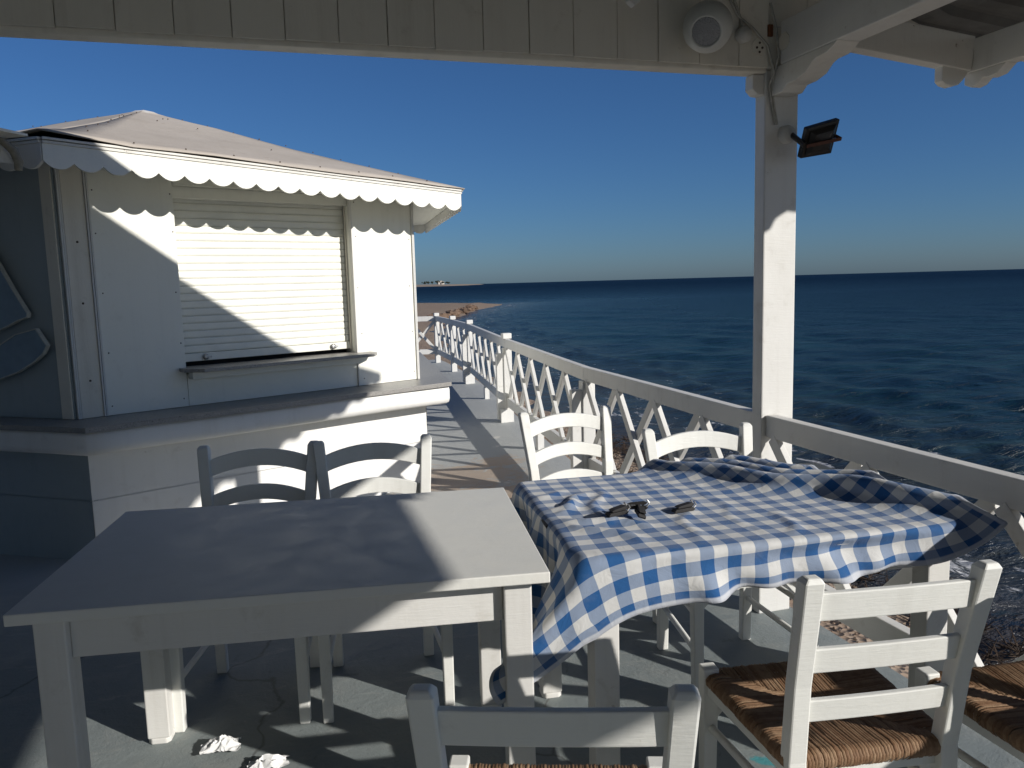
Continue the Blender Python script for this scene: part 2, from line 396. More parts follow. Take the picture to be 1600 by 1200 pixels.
SHORE = [(-40, 4.3), (0, 4.3), (4, 4.45), (10, 4.85), (15, 5.15), (18, 5.6), (27, 6.0), (40, 8.0), (55, 11.5), (63, 14.6), (78, 20), (90, 25.5), (97, 28), (103, 25), (112, 18), (122, 0), (135, -40), (150, -200)]
def shore_x(y):
    if y <= SHORE[0][0]: return SHORE[0][1]
    for (y0, x0), (y1, x1) in zip(SHORE, SHORE[1:]):
        if y <= y1: return x0 + (x1 - x0) * (y - y0) / (y1 - y0)
    return -1e4
SEA = -1.15
def beach_z(x, y):
    d = (shore_x(y) + .35 * mnoise.noise(Vector((y * .35, 3, 0)))) - x
    if y > 97: d *= .5
    z = SEA + (.10 * d if d < 3 else .30 + .03 * (d - 3) if d < 12 else .57 + .012 * (min(d, 60) - 12))
    z = max(z, SEA - .9)
    if y < 40: z += .05 * mnoise.noise(Vector((x * 1.3, y * 1.3, 1))) + .02 * mnoise.noise(Vector((x * 5, y * 5, 2)))
    else: z += .12 * mnoise.noise(Vector((x * .5, y * .3, 1)))
    return z

def build_beach():
    ys = []; y = -25.0
    while y < 150: ys.append(y); y += .22 if 2 < y < 20 else (.9 if y < 60 else 1.6)
    off = [-12, -7, -4, -2.5] + [-1.6 + .17 * i for i in range(34)] + [4.6, 5.6, 7, 9, 12, 16, 22, 30, 45, 80, 200]
    vs = []; fs = []
    for y in ys:
        s = shore_x(y); s = max(s, -200)
        for d in off: x = s - d; vs.append((x, y, beach_z(x, y)))
    W = len(off)
    for j in range(len(ys) - 1):
        for i in range(W - 1): fs.append((j * W + i, (j + 1) * W + i, (j + 1) * W + i + 1, j * W + i + 1))
    m = MB(); m.add(vs, fs, True); structure(m.build('beach', M['beach']))
build_beach()

def build_pebbles():
    r = random.Random(3); m = MB()
    for k in range(9000):
        y = r.uniform(2.5, 26) if k % 3 else r.uniform(6, 13)
        s = shore_x(y); x = s - .25 - abs(r.gauss(0, 1.3))
        if x < rail_x(min(y, 14.8)) + .2 and y < 15.6: continue
        q = r.uniform(.008, .024) * (1.6 if r.random() < .06 else 1); z = beach_z(x, y) + q * .3
        a = r.uniform(0, 6.28); ca, sa = math.cos(a), math.sin(a); vs = []
        for px, py, pz in ((1, 0, 0), (.25, .8, .05), (-.8, .45, 0), (-.7, -.6, 0), (.35, -.8, 0), (.1, .05, .62), (0, 0, -.5)):
            j = q * r.uniform(.8, 1.2); px, py, pz = px * j, py * j * .75, pz * j
            vs.append((x + px * ca - py * sa, y + px * sa + py * ca, z + pz))
        m.add(vs, [(i, (i + 1) % 5, 5) for i in range(5)] + [((i + 1) % 5, i, 6) for i in range(5)])
    stuff(m.build('beach_pebbles', M['pebble']), 'brown and grey pebbles lying along the waterline below the railing', 'pebbles')
    m = MB()
    for k in range(420):
        y = r.uniform(3.2, 12.5); x = shore_x(y) + r.gauss(.1, .3)
        c = Vector((x, y, max(beach_z(x, y), SEA) + .02))
        for i in range(9):
            d = Vector((r.gauss(0, 1), r.gauss(0, 1), abs(r.gauss(0, .4)))).normalized() * r.uniform(.04, .16)
            m.bar(c, c + d, .012, .005, (0, .1, 1), .004, .003)
    stuff(m.build('seaweed_wrack', M['seaweed']), 'dark brown seaweed washed up at the edge of the water', 'seaweed')
    m = MB()
    for k in range(46):                                            # low eroded bank at the spit
        t = r.random(); y = 56 + 24 * t; x = shore_x(y) - .5 - abs(r.gauss(0, .35))
        m.blob((x, y, beach_z(x, y) + .15), r.uniform(.15, .38), k + 9, .6, 7, 5, (1.2, 1.2, .8))
    stuff(m.build('shore_rocks', m_simple('red brown earth rock', (.20, .13, .085), .9, 0, 1.2, .5, .4)), 'red brown rocks along the curving shore before the spit', 'rocks')
build_pebbles()

def build_sea():
    NA = 900; rad = [3.0]
    while rad[-1] < 28000: rad.append(rad[-1] * 1.0165 if rad[-1] < 260 else rad[-1] * 1.10)
    ang = []
    a0, a1 = math.radians(-30), math.radians(92)                   # fine where the sea lies, coarse elsewhere
    nf = 640
    for i in range(nf): ang.append(a0 + (a1 - a0) * i / nf)
    for i in range(60): ang.append(a1 + (2 * math.pi - (a1 - a0)) * i / 60)
    A = np.array(ang); R = np.array(rad)
    X = R[:, None] * np.cos(A)[None, :]; Y = R[:, None] * np.sin(A)[None, :]
    Z = np.zeros_like(X); rg = np.random.RandomState(5)
    cell = np.maximum(R * (a1 - a0) / nf, R * .0165)[:, None]
    for k in range(64):
        L = 10 ** rg.uniform(-.45, .9); th = math.radians(205 + rg.normal(0, 32)); amp = (.011 if L < 1.6 else .0048) * L ** .85 / (1 + (L / 5.0) ** 2) ; ph = rg.uniform(0, 6.28)
        kk = 2 * math.pi / L; arg = kk * (X * math.cos(th) + Y * math.sin(th)) + ph
        Z += amp * np.clip((L / cell - 2.2) / 3, 0, 1) * (np.sin(arg) + .28 * np.cos(2 * arg))
    sx = np.array([shore_x(y) for y in Y.ravel()]).reshape(Y.shape); d = np.maximum(X - sx, 0.0)
    d = np.where(Y > 97, np.maximum(np.hypot(X - 28, Y - 97) * .8, 0), d)
    Z *= np.clip(d / 5.0, .12, 1)
    # small breakers close to the shore
    for c0, a in ((1.3, .05), (2.9, .07), (4.9, .06)):
        wob = .45 * np.sin(Y * .7 + c0) + .25 * np.sin(Y * 1.9 + 2 * c0)
        Z += a * np.exp(-((d - c0 - wob) / .28) ** 2) * (R[:, None] < 70)
    Z += SEA
    nR, nA = X.shape; vs = np.stack([X, Y, Z], -1).reshape(-1, 3)
    i = np.arange(nR - 1)[:, None] * nA; j = np.arange(nA)[None, :]; j2 = (j + 1) % nA
    fs = np.stack([i + j, i + nA + j, i + nA + j2, i + j2], -1).reshape(-1, 4)
    me = bpy.data.meshes.new('sea'); me.vertices.add(len(vs)); me.vertices.foreach_set('co', vs.ravel())
    me.loops.add(fs.size); me.loops.foreach_set('vertex_index', fs.ravel().astype(np.int32))
    me.polygons.add(len(fs)); me.polygons.foreach_set('loop_start', (np.arange(len(fs)) * 4).astype(np.int32)); 
    me.polygons.foreach_set('use_smooth', np.ones(len(fs), bool)); me.update(calc_edges=True)
    at = me.attributes.new('shore', 'FLOAT', 'POINT'); at.data.foreach_set('value', np.clip(np.log10(1 + d.ravel()) / 3, 0, 1).astype(np.float32))
    me.materials.append(M['sea']); o = bpy.data.objects.new('sea', me); COL.objects.link(o); structure(o)
build_sea()

def build_far():
    m = MB(); vs = []; NX, NY = 90, 46
    for j in range(NY + 1):
        y = 1400 + 1500 * (j / NY) ** 1.5
        for i in range(NX + 1):
            x = -500 + 1250 * i / NX
            coast = 360 + .30 * (y - 1500) + 25 * mnoise.noise(Vector((y * .01, 0, 0))); south = 1495 + 30 * mnoise.noise(Vector((x * .012, 5, 0)))
            d = min(coast - x, y - south)
            h = -1.0 + (.10 * d if d < 30 else 3.0 + .016 * (d - 30)); h = max(-1.5, min(h, 5.2)) + (.7 * mnoise.noise(Vector((x * .02, y * .02, 0))) if d > 10 else 0)
            vs.append((x, y, SEA + h))
    W = NX + 1; m.add(vs, [(j * W + i, j * W + i + 1, (j + 1) * W + i + 1, (j + 1) * W + i) for j in range(NY) for i in range(NX)], True)
    structure(m.build('far_shore', M['farland']))
    r = random.Random(2)
    for k, (px, hh, ww) in enumerate(((.0, 9, 11), (14, 7, 8), (30, 8, 8), (52, 12, 18), (74, 7, 14), (98, 5, 16))):
        c = Vector((293 + px * .5, 1560 + px * .15, SEA + 5.0)); hh *= .6; ww *= .5; t = thing('far_tree', c, ['dark tree farthest left on the far shore', 'small dark tree, second from the left on the far shore', 'small dark tree, third from the left on the far shore', 'widest dark tree clump on the far shore', 'low dark tree right of the widest clump on the far shore', 'low dark bush farthest right on the far shore'][k], 'tree', 'trees on the far shore')
        MB().tube([c, c + V(.3, 0, hh * .5)], [.7, .4], 6).build('trunk', M['fartree'], t)
        m = MB()
        for i in range(16): m.blob(c + V(r.gauss(0, ww * .28), r.gauss(0, 2), hh * .55 + r.gauss(0, hh * .16)), r.uniform(.7, 1.5), k * 20 + i, .7, 7, 5)
        m.build('crown', M['fartree'], t)
    c = Vector((328, 1575, SEA + 3.5)); t = thing('far_house', c, 'tiny pale house between the trees on the far shore', 'house')
    MB().box(c.x - 6, c.x + 6, c.y - 4, c.y + 4, c.z, c.z + 5).build('wall', M['farwall'], t)
    MB().prism([(-6.6, 0), (6.6, 0), (0, 2.4)], (c.x, c.y - 4.5, c.z + 5.002), (1, 0, 0), (0, 0, 1), (0, 9, 0)).build('roof', M['roof'], t)
build_far()

# ================================================================ KIOSK
KR = V(1.075, 6.12, 0); KL = V(-1.115, 5.125, 0)
ku = (KR - KL).normalized(); kn = V(ku.y, -ku.x, 0); KS = (KR - KL).length
KC = (KR + KL) / 2 - kn * KS * math.sqrt(3) / 2
def kp(s, z, off=0.0): return KL + ku * s + kn * off + V(0, 0, z)
def hexc(off):                                                     # hexagon corners, face 0 = front (from left to right)
    if not isinstance(off, (tuple, list)): off = [off] * 6
    a = math.atan2((KL - KC).y, (KL - KC).x); ap = KS * math.sqrt(3) / 2; out = []
    for k in range(6):
        n1 = a - math.pi / 6 + k * math.pi / 3; n2 = n1 + math.pi / 3; d1 = ap + off[k - 1]; d2 = ap + off[k]
        det = math.cos(n1) * math.sin(n2) - math.sin(n1) * math.cos(n2)
        out.append(KC + V((d1 * math.sin(n2) - d2 * math.sin(n1)) / det, (math.cos(n1) * d2 - math.cos(n2) * d1) / det, 0))
    return out
def HB(f): return [f] + [f * .6 if f > .12 else f * .35] * 5            # ledge and base stand out further at the front
def HR(f): return [f, f - .03, f - .03, f - .03, f - .03, f - .08]

def build_kiosk():
    K = thing('beach_kiosk', (KC.x, KC.y, -.12), 'white six-sided snack kiosk with closed roller shutter and scalloped eaves', 'kiosk')
    # ---- lower wall, two courses on each side
    H6 = hexc(HB(.10))
    for k in range(6):
        A, B = H6[k], H6[(k + 1) % 6]; d = (B - A).normalized(); n = V(d.y, -d.x, 0)
        for z0, z1, pr in ((-.35, .2585, .003), (.2605, .565, 0.0)):
            m = MB(); segs = 14; vs = []
            for i in range(segs + 1):
                for z in (z0, (z0 + z1) / 2, z1):
                    p = A + (B - A) * (i / segs) + n * (pr + .006 * mnoise.noise(Vector((A.x + i * .5, z * 3, k)))); vs.append(p + V(0, 0, z))
            m.add(vs, [(i * 3 + j, (i + 1) * 3 + j, (i + 1) * 3 + j + 1, i * 3 + j + 1) for i in range(segs) for j in range(2)], True)
            m.prism([(-.001, z0), ((B - A).length + .001, z0), ((B - A).length + .001, z1), (-.001, z1)], A - n * .02, d, (0, 0, 1), -n * .1)
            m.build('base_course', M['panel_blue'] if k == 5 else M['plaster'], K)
    # ---- rounded moulding below the ledge
    m = MB(); prof = [(.04, .540), (.20, .552), (.295, .563), (.325, .580), (.335, .605), (.335, .672), (.326, .694), (.10, .694)]
    rings = [[c + V(0, 0, z) for c in hexc(HB(o))] for o, z in prof]
    vs = []; segs = 10
    for r_ in rings:
        for k in range(6):
            for i in range(segs):
                p = r_[k].lerp(r_[(k + 1) % 6], i / segs); q = mnoise.noise(p * 2.3) * .007; vs.append(p + V(q, -q, q))
    NN = 6 * segs
    m.add(vs, [(j * NN + i, j * NN + (i + 1) % NN, (j + 1) * NN + (i + 1) % NN, (j + 1) * NN + i) for j in range(len(prof) - 1) for i in range(NN)], True)
    m.build('ledge_moulding', M['plaster'], K)
    # ---- granite ledge
    m = MB(); a = hexc(HB(.36)); m.prism([(c.x, c.y) for c in a], (0, 0, .698), (1, 0, 0), (0, 1, 0), (0, 0, .032)); m.build('granite_ledge', M['granite'], K, .003)
    # ---- front wall
    Z0, Z1 = .732, 2.2
    def panel(name, s0, s1, z0, z1, off=0.0, th=.03, mat='panel', bev=.002):
        return MB().prism([(s0, z0), (s1, z0), (s1, z1), (s0, z1)], KL + kn * off, ku, (0, 0, 1), -kn * th).build(name, M[mat], K, bev)
    panel('wall_panel', .172, .644, Z0, Z1); panel('wall_panel', 1.880, 2.385, Z0, Z1)
    panel('wall_panel', .647, 1.877, Z0, .935, -.002); panel('wall_panel', .647, 1.877, 2.10, Z1, -.002)
    panel('corner_panel', .030, .146, Z0, Z1, .004, .034, 'gable')
    for s in (.012, .022, .152, .164, 1.868, 2.388, 2.398):
        panel('corner_trim', s - .0045, s + .0045, Z0, Z1, .014, .04, 'white', .0015)
    panel('window_jamb', .644, .652, .935, 2.1, -.0305, .12); panel('window_jamb', 1.872, 1.880, .935, 2.1, -.0305, .12)
    panel('window_head', .652, 1.872, 2.03, 2.1, -.035, .1)
    panel('dark_interior', .652, 1.872, .93, 2.1, -.16, .01, 'gap', 0)
    # ---- shutter with slats
    m = MB(); m.prism([(.655, 1.005), (1.868, 1.005), (1.868, 1.055), (.655, 1.055)], KL - kn * .085, ku, (0, 0, 1), -kn * .025)
    sh = m.build('shutter', M['shutter'], K, .003)
    pitch = .0475; first = None
    prof = [(.002, 0), (.006, .003), (.009, .012), (.009, .035), (.006, .0445), (.002, .047)]
    for i in range(21):
        z = 1.057 + i * pitch
        m = MB(); vs = []
        for s in (.655, 1.868):
            for o, dz in prof: vs.append(kp(s, 1.057 + dz, -.106 + o))
        np_ = len(prof)
        m.add(vs, [(j, j + np_, j + 1 + np_, j + 1) for j in range(np_ - 1)])
        if first is None: first = m.build('slat', M['shutter'], sh)
        else: share(first, 'slat', sh, (0, 0, i * pitch))
    for s in (.80, 1.72):
        m = MB(); m.lathe([(0.0, .02), (.010, .02), (.020, .015), (.012, 0)], kp(s, 1.03, -.085), kn, 12); m.bar(kp(s + .008, 1.03, -.07), kp(s + .035, 1.028, -.07), .012, .012, kn); m.build('latch', M['steel'], sh)
    for s in (.6575, 1.8665):
        m = MB(); m.prism([(s - .005, 1.0), (s + .005, 1.0), (s + .005, 2.06), (s - .005, 2.06)], KL - kn * .07, ku, (0, 0, 1), -kn * .012); m.build('guide_rail', M['gable'], sh)
    # ---- window sill of granite on a white batten
    m = MB(); m.prism([(.60, .0), (.60, .09), (.69, .185), (1.90, .185), (1.975, .10), (1.975, .0)], KL + V(0, 0, .955) + kn * .002, ku, kn, (0, 0, .022)); m.build('window_sill', M['granite'], K, .002)
    m = MB(); m.prism([(.652, -.1), (1.872, -.1), (1.872, .001), (.652, .001)], KL + V(0, 0, .9549), ku, kn, (0, 0, .021)); m.build('sill_inner', M['granite'], K)
    m = MB(); m.prism([(.655, .905), (1.865, .905), (1.865, .953), (.655, .953)], KL + kn * .075, ku, (0, 0, 1), -kn * .072); m.build('sill_batten', M['panel'], K, .002)
    # ---- other walls
    C0 = hexc(0)
    for k in range(1, 6):
        A, B = C0[k], C0[(k + 1) % 6]; d = (B - A).normalized(); n = V(d.y, -d.x, 0); L = (B - A).length
        m = MB(); m.prism([(.012, Z0), (L - .012, Z0), (L - .012, Z1), (.012, Z1)], A, d, (0, 0, 1), -n * .03)
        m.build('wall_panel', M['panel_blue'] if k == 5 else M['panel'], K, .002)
        m = MB(); m.prism([(L - .10, Z0), (L - .018, Z0), (L - .018, Z1), (L - .10, Z1)], A + n * .008, d, (0, 0, 1), -n * .02); m.build('corner_trim', M['gable'], K, .002)
    # screws on the panels
    m = MB()
    for s in (.20, .625, 1.91, 2.36):
        for z in (.80, 1.12, 1.46, 1.80, 2.05):
            m.lathe([(.0, .003), (.003, .002), (.0045, 0)], kp(s + rnd.uniform(-.01, .01), z + rnd.uniform(-.02, .02), .0), kn, 8)
    for z in (.95, 1.4, 1.75): m.lathe([(.0, .004), (.005, .003), (.007, 0)], kp(.09, z, .004), kn, 8)
    stuff(m.build('wall_screws', M['screw'], K))
    # ---- cut-out boards on the dark left side (blue grey wave shapes with pale edges)
    A, B = C0[5], C0[0]; d = (A - B).normalized(); n = V(-d.y, d.x, 0)
    n = n if n.dot(KC - A) < 0 else -n
    def wave(poly, nm):
        o = Vector(B) + n * .03
        m = MB(); m.prism(poly, o, d, (0, 0, 1), n * .018); ob = m.build(nm, M['signcut'], K)
        m = MB()
        for a_, b_ in zip(poly, poly[1:]): 
            p = o + d * a_[0] + V(0, 0, a_[1]) + n * .010; q = o + d * b_[0] + V(0, 0, b_[1]) + n * .010
            m.bar(p, q, .006, .026, n)
        m.build('pale_edge', M['signedge'], ob)
    wave([(1.2, 2.05), (.75, 1.97), (.50, 1.75), (.42, 1.63), (.341, 1.50), (.239, 1.352), (.245, 1.33), (.318, 1.312), (.40, 1.28), (.476, 1.255), (.8, 1.20), (1.2, 1.19)], 'cutout_board')
    wave([(1.2, 1.08), (.8, 1.09), (.50, 1.16), (.35, 1.23), (.188, 1.262), (.117, 1.166), (.15, 1.12), (.227, 1.07), (.36, 1.01), (.52, .965), (.8, .92), (1.2, .92)], 'cutout_board')
    # ---- roof
    ZE = [2.262, 2.142, 2.165, 2.20, 2.22, 2.25]                   # eave heights, corner 0 = front left
    E6 = hexc(HR(.40)); apex = V(KC.x - .03, KC.y, 2.965)
    RF = MB()
    for k in range(6):
        A = E6[k] + V(0, 0, ZE[k]); B = E6[(k + 1) % 6] + V(0, 0, ZE[(k + 1) % 6]); n_ = 12; vs = []
        for i in range(n_ + 1):
            for j in range(n_ + 1):
                t = i / n_; p = A.lerp(B, j / n_).lerp(apex, t)
                if t < 1: p += V(0, 0, .012 * mnoise.noise(p * 1.8) + (-.02 * math.sin(math.pi * t) ))
                if k in (0, 5):                                    # sheet lifted at the front left corner
                    dd = (p - E6[0] - V(0, 0, ZE[0])).length; p += V(0, 0, .03 * max(0, 1 - dd / .45))
                vs.append(p)
        m = MB(); m.add(vs, [(i * (n_ + 1) + j, i * (n_ + 1) + j + 1, (i + 1) * (n_ + 1) + j + 1, (i + 1) * (n_ + 1) + j) for i in range(n_) for j in range(n_)], True)
        o = m.build('roof_sheet', M['roof'], K); so_ = o.modifiers.new('thick', 'SOLIDIFY'); so_.thickness = .006; so_.offset = 1
        # nail heads along the eave and hips
        m = MB()
        for i in range(9): m.lathe([(0, .008), (.004, .006), (.006, 0)], A.lerp(B, (i + .5) / 9).lerp(apex, .045 + rnd.uniform(0, .02)) + V(0, 0, .004), (0, -.2, 1), 6)
        for i in range(10): m.lathe([(0, .008), (.004, .006), (.006, 0)], (A.lerp(B, .02 + .03 * rnd.random())).lerp(apex, .1 + i * .085) + V(0, 0, .0), (0, -.2, 1), 6)
        for i in range(6): m.lathe([(0, .008), (.004, .006), (.006, 0)], (A.lerp(B, rnd.random())).lerp(apex, rnd.uniform(.3, .9)) + V(0, 0, -.004), (0, -.2, 1), 6)
        stuff(m.build('roof_nails', M['screw'], o))
        # soffit, battens, scalloped valance
        d = (B - A).normalized(); dh = V(d.x, d.y, 0).normalized(); n = V(dh.y, -dh.x, 0); L = (B - A).length
        Ci, Cj = hexc(.02)[k], hexc(.02)[(k + 1) % 6]; S = hexc(HR(.35))
        m = MB(); za = ZE[k] - .07; zb = ZE[(k + 1) % 6] - .07
        q = [S[k] + V(0, 0, za), S[(k + 1) % 6] + V(0, 0, zb), Cj + V(0, 0, zb - .0), Ci + V(0, 0, za - .0)]
        m.add(q + [p + V(0, 0, .012) for p in q], [(0, 1, 2, 3), (7, 6, 5, 4), (0, 4, 5, 1), (2, 6, 7, 3)]); m.build('soffit', M['panel'], K)
        a_ = hexc(HR(.365))[k] + V(0, 0, ZE[k]); b_ = hexc(HR(.365))[(k + 1) % 6] + V(0, 0, ZE[(k + 1) % 6]); dv = (b_ - a_).normalized(); Lv = (b_ - a_).length
        for h_, th, o_ in ((-.009, .013, .012), (-.026, .015, .004)):
            m = MB(); m.bar(a_ + n * o_ + V(0, 0, h_), b_ + n * o_ + V(0, 0, h_), .026, th); m.build('eave_batten', M['white_old'] if k else M['white_old'], K, .002)
        nl = 19; P = [(0, -.034), (Lv, -.034)]; low = []
        for i in range(nl):
            for j in range(9):
                x = (i + j / 8) * Lv / nl; c = j / 8 * 2 - 1; low.append((x, -.158 + .036 * (abs(c) ** 2.2)))
        P = [(0, -.034)] + low + [(Lv, -.034)]
        m = MB(); m.prism(P[::-1], a_ - n * .008, dv, (0, 0, 1), n * .018); m.build('scalloped_valance', M['white'] if k else M['panel'], K)
    m = MB(); m.lathe([(.16, -.05), (.08, -.012), (0, .004)], apex, (0, 0, 1), 6); m.build('roof_cap', M['white'], K)
build_kiosk()

# ---- awning beside the kiosk, only its tip reaches the picture
def build_awning():
    T = thing('side_awning', (-2.6, 4.6, -.1), 'white side awning with a rolled canvas end left of the kiosk roof', 'awning')
    m = MB(); P = [(-1.10, 4.12, 2.17), (-1.03, 4.28, 2.075), (-5.2, 6.4, 2.5), (-5.2, 2.6, 2.62)]
    P = [V(-1.075, 4.05, 2.165), V(-1.06, 4.45, 2.21), V(-1.75, 5.75, 2.38), V(-5.5, 6.0, 2.6), V(-5.5, 2.9, 2.6)]
    m.add(P + [p + V(0, 0, .012) for p in P], [(4, 3, 2, 1, 0), (5, 6, 7, 8, 9), (0, 1, 6, 5), (1, 2, 7, 6), (2, 3, 8, 7), (3, 4, 9, 8), (4, 0, 5, 9)]); m.build('canvas', M['gable'], T)
    a = V(-1.055, 4.2, 2.035); b = V(-1.14, 4.2, 2.16); e = V(-5.5, 3.2, 2.55)
    m = MB(); m.add([V(-1.06, 4.2, 2.045), V(-1.13, 4.2, 2.16), V(-5.5, 3.0, 2.62), V(-5.5, 3.0, 2.44)] + [V(-1.06, 4.22, 2.045), V(-1.13, 4.22, 2.16), V(-5.5, 3.02, 2.62), V(-5.5, 3.02, 2.44)], [(0, 1, 2, 3), (7, 6, 5, 4), (0, 4, 5, 1), (1, 5, 6, 2), (2, 6, 7, 3), (3, 7, 4, 0)]); m.build('front_board', M['white'], T)
    m = MB(); m.tube([V(-1.16, 4.19, 2.165), V(-1.10, 4.19, 2.14), V(-1.06, 4.19, 2.10), V(-1.045, 4.19, 2.05), V(-1.05, 4.19, 2.015)], [.012, .016, .020, .020, .016], 10)
    m.tube([V(-1.20, 4.2, 2.172), V(-2.2, 4.0, 2.27), V(-5.5, 3.0, 2.63)], .014, 8); m.build('canvas_roll', M['rope'], T)
    m = MB(); m.bar((-5.3, 3.2, -.12), (-5.3, 3.2, 2.55), .09, .09, (0, 1, 0)); m.build('post', M['white'], T)
    m = MB(); m.bar((-5.3, 5.7, -.12), (-5.3, 5.7, 2.55), .09, .09, (0, 1, 0)); m.build('post', M['white'], T)
build_awning()

# ================================================================ PAVILION
EAVE_X, RIDGE_X = 3.4, -1.4
def eave_x(y): return 3.03 + .13 * min(max(y, 0), 2.85) - .06 * min(0, y) * 0
def roof_z(x):
    if x < RIDGE_X: x = 2 * RIDGE_X - x
    return 2.40 + .10 * (3.4 - x) if x > 2.7 else 2.47 + .385 * (2.7 - x)
SC = [(0, 0), (.0, -.05), (.02, -.085), (.05, -.095), (.085, -.085), (.11, -.06), (.125, -.05), (.15, -.052), (.185, -.04), (.215, -.015), (.235, 0)]
def build_pavilion():
    P = thing('pavilion', (2.015, 2.905, 0), 'white timber pavilion with gable boards, square post and corrugated roof over the tables', 'pavilion')
    # posts
    m = MB(); m.box(1.94, 2.095, 2.868, 2.938, 0, 2.262); m.build('post', M['white'], P, .006)
    for y in (-1.05, -4.2):
        m = MB(); m.box(1.94, 2.095, y - .035, y + .035, 0, 2.262); m.build('post', M['white'], P, .006)
    for y in (2.9, -1.05, -4.2):
        m = MB(); m.box(-4.85, -4.7, y - .05, y + .05, 0, 2.262); m.build('post', M['white'], P, .006)
    # header beams along the sides and across the gable
    m = MB(); m.bar((2.010, 2.80, 2.345), (2.010, -5.1, 2.345), .10, .16); m.build('header_beam', M['white'], P, .005)
    m = MB(); m.bar((-4.78, 2.80, 2.345), (-4.78, -5.1, 2.345), .10, .16); m.build('header_beam', M['white'], P, .005)
    m = MB(); m.box(-5.0, 1.935, 2.853, 2.93, 2.246, 2.40); m.build('gable_beam', M['gable'], P, .005)
    m = MB(); m.box(1.9355, 2.10, 2.845, 2.945, 2.2625, 2.42); m.build('gable_beam_end', M['gable'], P, .005)
    # gable boards, one by one
    xs = [-.572, -.405, -.235, -.062, .103, .276]; x = .276
    while x < 1.9: x += .168 + rnd.uniform(-.006, .006); xs.append(min(x, 1.93))
    x = -.572
    left = []
    while x > -4.9: x -= .17; left.append(x)
    xs = sorted(left) + xs
    for a, b in zip(xs, xs[1:]):
        if b - a < .05: continue
        g = .0012; y = 2.834 + rnd.uniform(-.0025, .0025); zb = 2.2605 + rnd.uniform(-.003, .003); xm = min(max(RIDGE_X, a), b)
        pts = [(a + g, zb), (b - g, zb), (b - g, roof_z(b) - .05), (a + g, roof_z(a) - .05)]
        if a < RIDGE_X < b: pts = [(a + g, zb), (b - g, zb), (b - g, roof_z(b) - .05), (RIDGE_X, roof_z(RIDGE_X) - .05), (a + g, roof_z(a) - .05)]
        m = MB(); m.prism(pts, (0, y, 0), (1, 0, 0), (0, 0, 1), (0, .015, 0)); m.build('gable_board', M['gable'], P, .0018)
    for a, b in ((1.936, 2.12), (2.122, 2.31), (2.312, 2.50), (2.502, 2.74)):
        m = MB(); m.prism([(a, 2.425), (b, 2.425), (b, roof_z(b) - .012), (a, roof_z(a) - .012)], (0, 2.858, 0), (1, 0, 0), (0, 0, 1), (0, .015, 0)); m.build('gable_board', M['gable'], P, .0018)
    m = MB(); m.prism([(-4.88, 2.4025), (1.934, 2.4025), (1.934, roof_z(1.934) - .06), (RIDGE_X, roof_z(RIDGE_X) - .06), (-4.88, roof_z(-4.88) - .06)], (0, 2.8535, 0), (1, 0, 0), (0, 0, 1), (0, .012, 0)); m.build('gable_backing', M['gable'], P)
    # corbel beside the post, pointing away from it along the gable
    m = MB(); m.prism([(0, 0), (-.05, 0), (-.052, -.055), (-.03, -.075), (0, -.078)], (1.9395, 2.875, 2.244), (1, 0, 0), (0, 0, 1), (0, .055, 0)); m.build('corbel', M['white_old'], P, .003)
    # corbel on the post below the side beam, pointing to the camera side
    m = MB(); prof = [(0, 0), (0, -.105), (.06, -.105), (.085, -.082), (.13, -.080), (.175, -.066), (.205, -.038), (.225, -.03), (.27, -.028), (.30, -.012), (.315, 0)]
    m.prism([(a * 1.25, b) for a, b in prof], (1.962, 2.867, 2.2645), (0, -1, 0), (0, 0, 1), (.096, 0, 0)); m.build('corbel', M['white_old'], P, .003)
    for y in (2.60, 1.35, .1, -1.15, -2.4, -3.65, -5.0):
        # rafter tail across to the outer plate, corbel ends
        m = MB(); m.bar((2.0605, y, 2.345), (2.6695, y, 2.283), .055, .13); m.build('rafter_tail', M['white_old'], P, .004)
        m = MB(); m.prism([(0, 0), (0, -.058), (.018, -.070), (.05, -.074), (.08, -.064), (.10, -.045), (.112, -.03), (.13, 0)], (2.53, y - .02, 2.236), (1, 0, -.08), (0, 0, 1), (0, .04, 0)); m.build('corbel', M['white_old'], P, .003)
        for sgn in (1, -1):
            x0, x1 = (2.02, RIDGE_X) if sgn > 0 else (-4.8, RIDGE_X)
            m = MB(); m.bar((x0, y, roof_z(x0) - .075), (x1 + .02 * sgn, y, roof_z(x1) - .075), .05, .11); m.build('rafter', M['white_old'], P, .004)
    m = MB(); m.bar((2.70, 2.62, 2.277), (2.70, -5.2, 2.277), .06, .124)
    m.build('outer_plate', M['white_old'], P, .004)
    for y0 in (2.618, 1.36, .11):
        m = MB(); m.prism([(0, 0), (0, -.04), (.03, -.055), (.06, -.05), (.085, -.03), (.11, -.035), (.15, -.03), (.175, -.01), (.19, 0)], (2.675, y0, 2.2145), (0, -1, 0), (0, 0, 1), (.052, 0, 0)); m.build('corbel', M['white_old'], P, .003)
    # barge boards along the gable edge, standing above the sheets
    for sg in (1, -1):
        xs_ = [3.40, 2.7, 1.0, RIDGE_X]; q = [(x, roof_z(x) - .004) for x in xs_] + [(x, roof_z(x) + .06) for x in xs_[::-1]]
        if sg < 0: q = [(2 * RIDGE_X - x, z) for x, z in q][::-1]
        m = MB(); m.prism(q, (0, 2.972, 0), (1, 0, 0), (0, 0, 1), (0, .022, 0)); m.build('barge_board', M['white_old'], P, .003)
    # purlins
    for k, x in enumerate((1.2, .2, -.8, 2.3)):
        m = MB(); m.bar((x, 2.79, roof_z(x) - .028), (x, -5.2, roof_z(x) - .028), .06, .034); m.build('purlin', M['white_old'], P, .003)
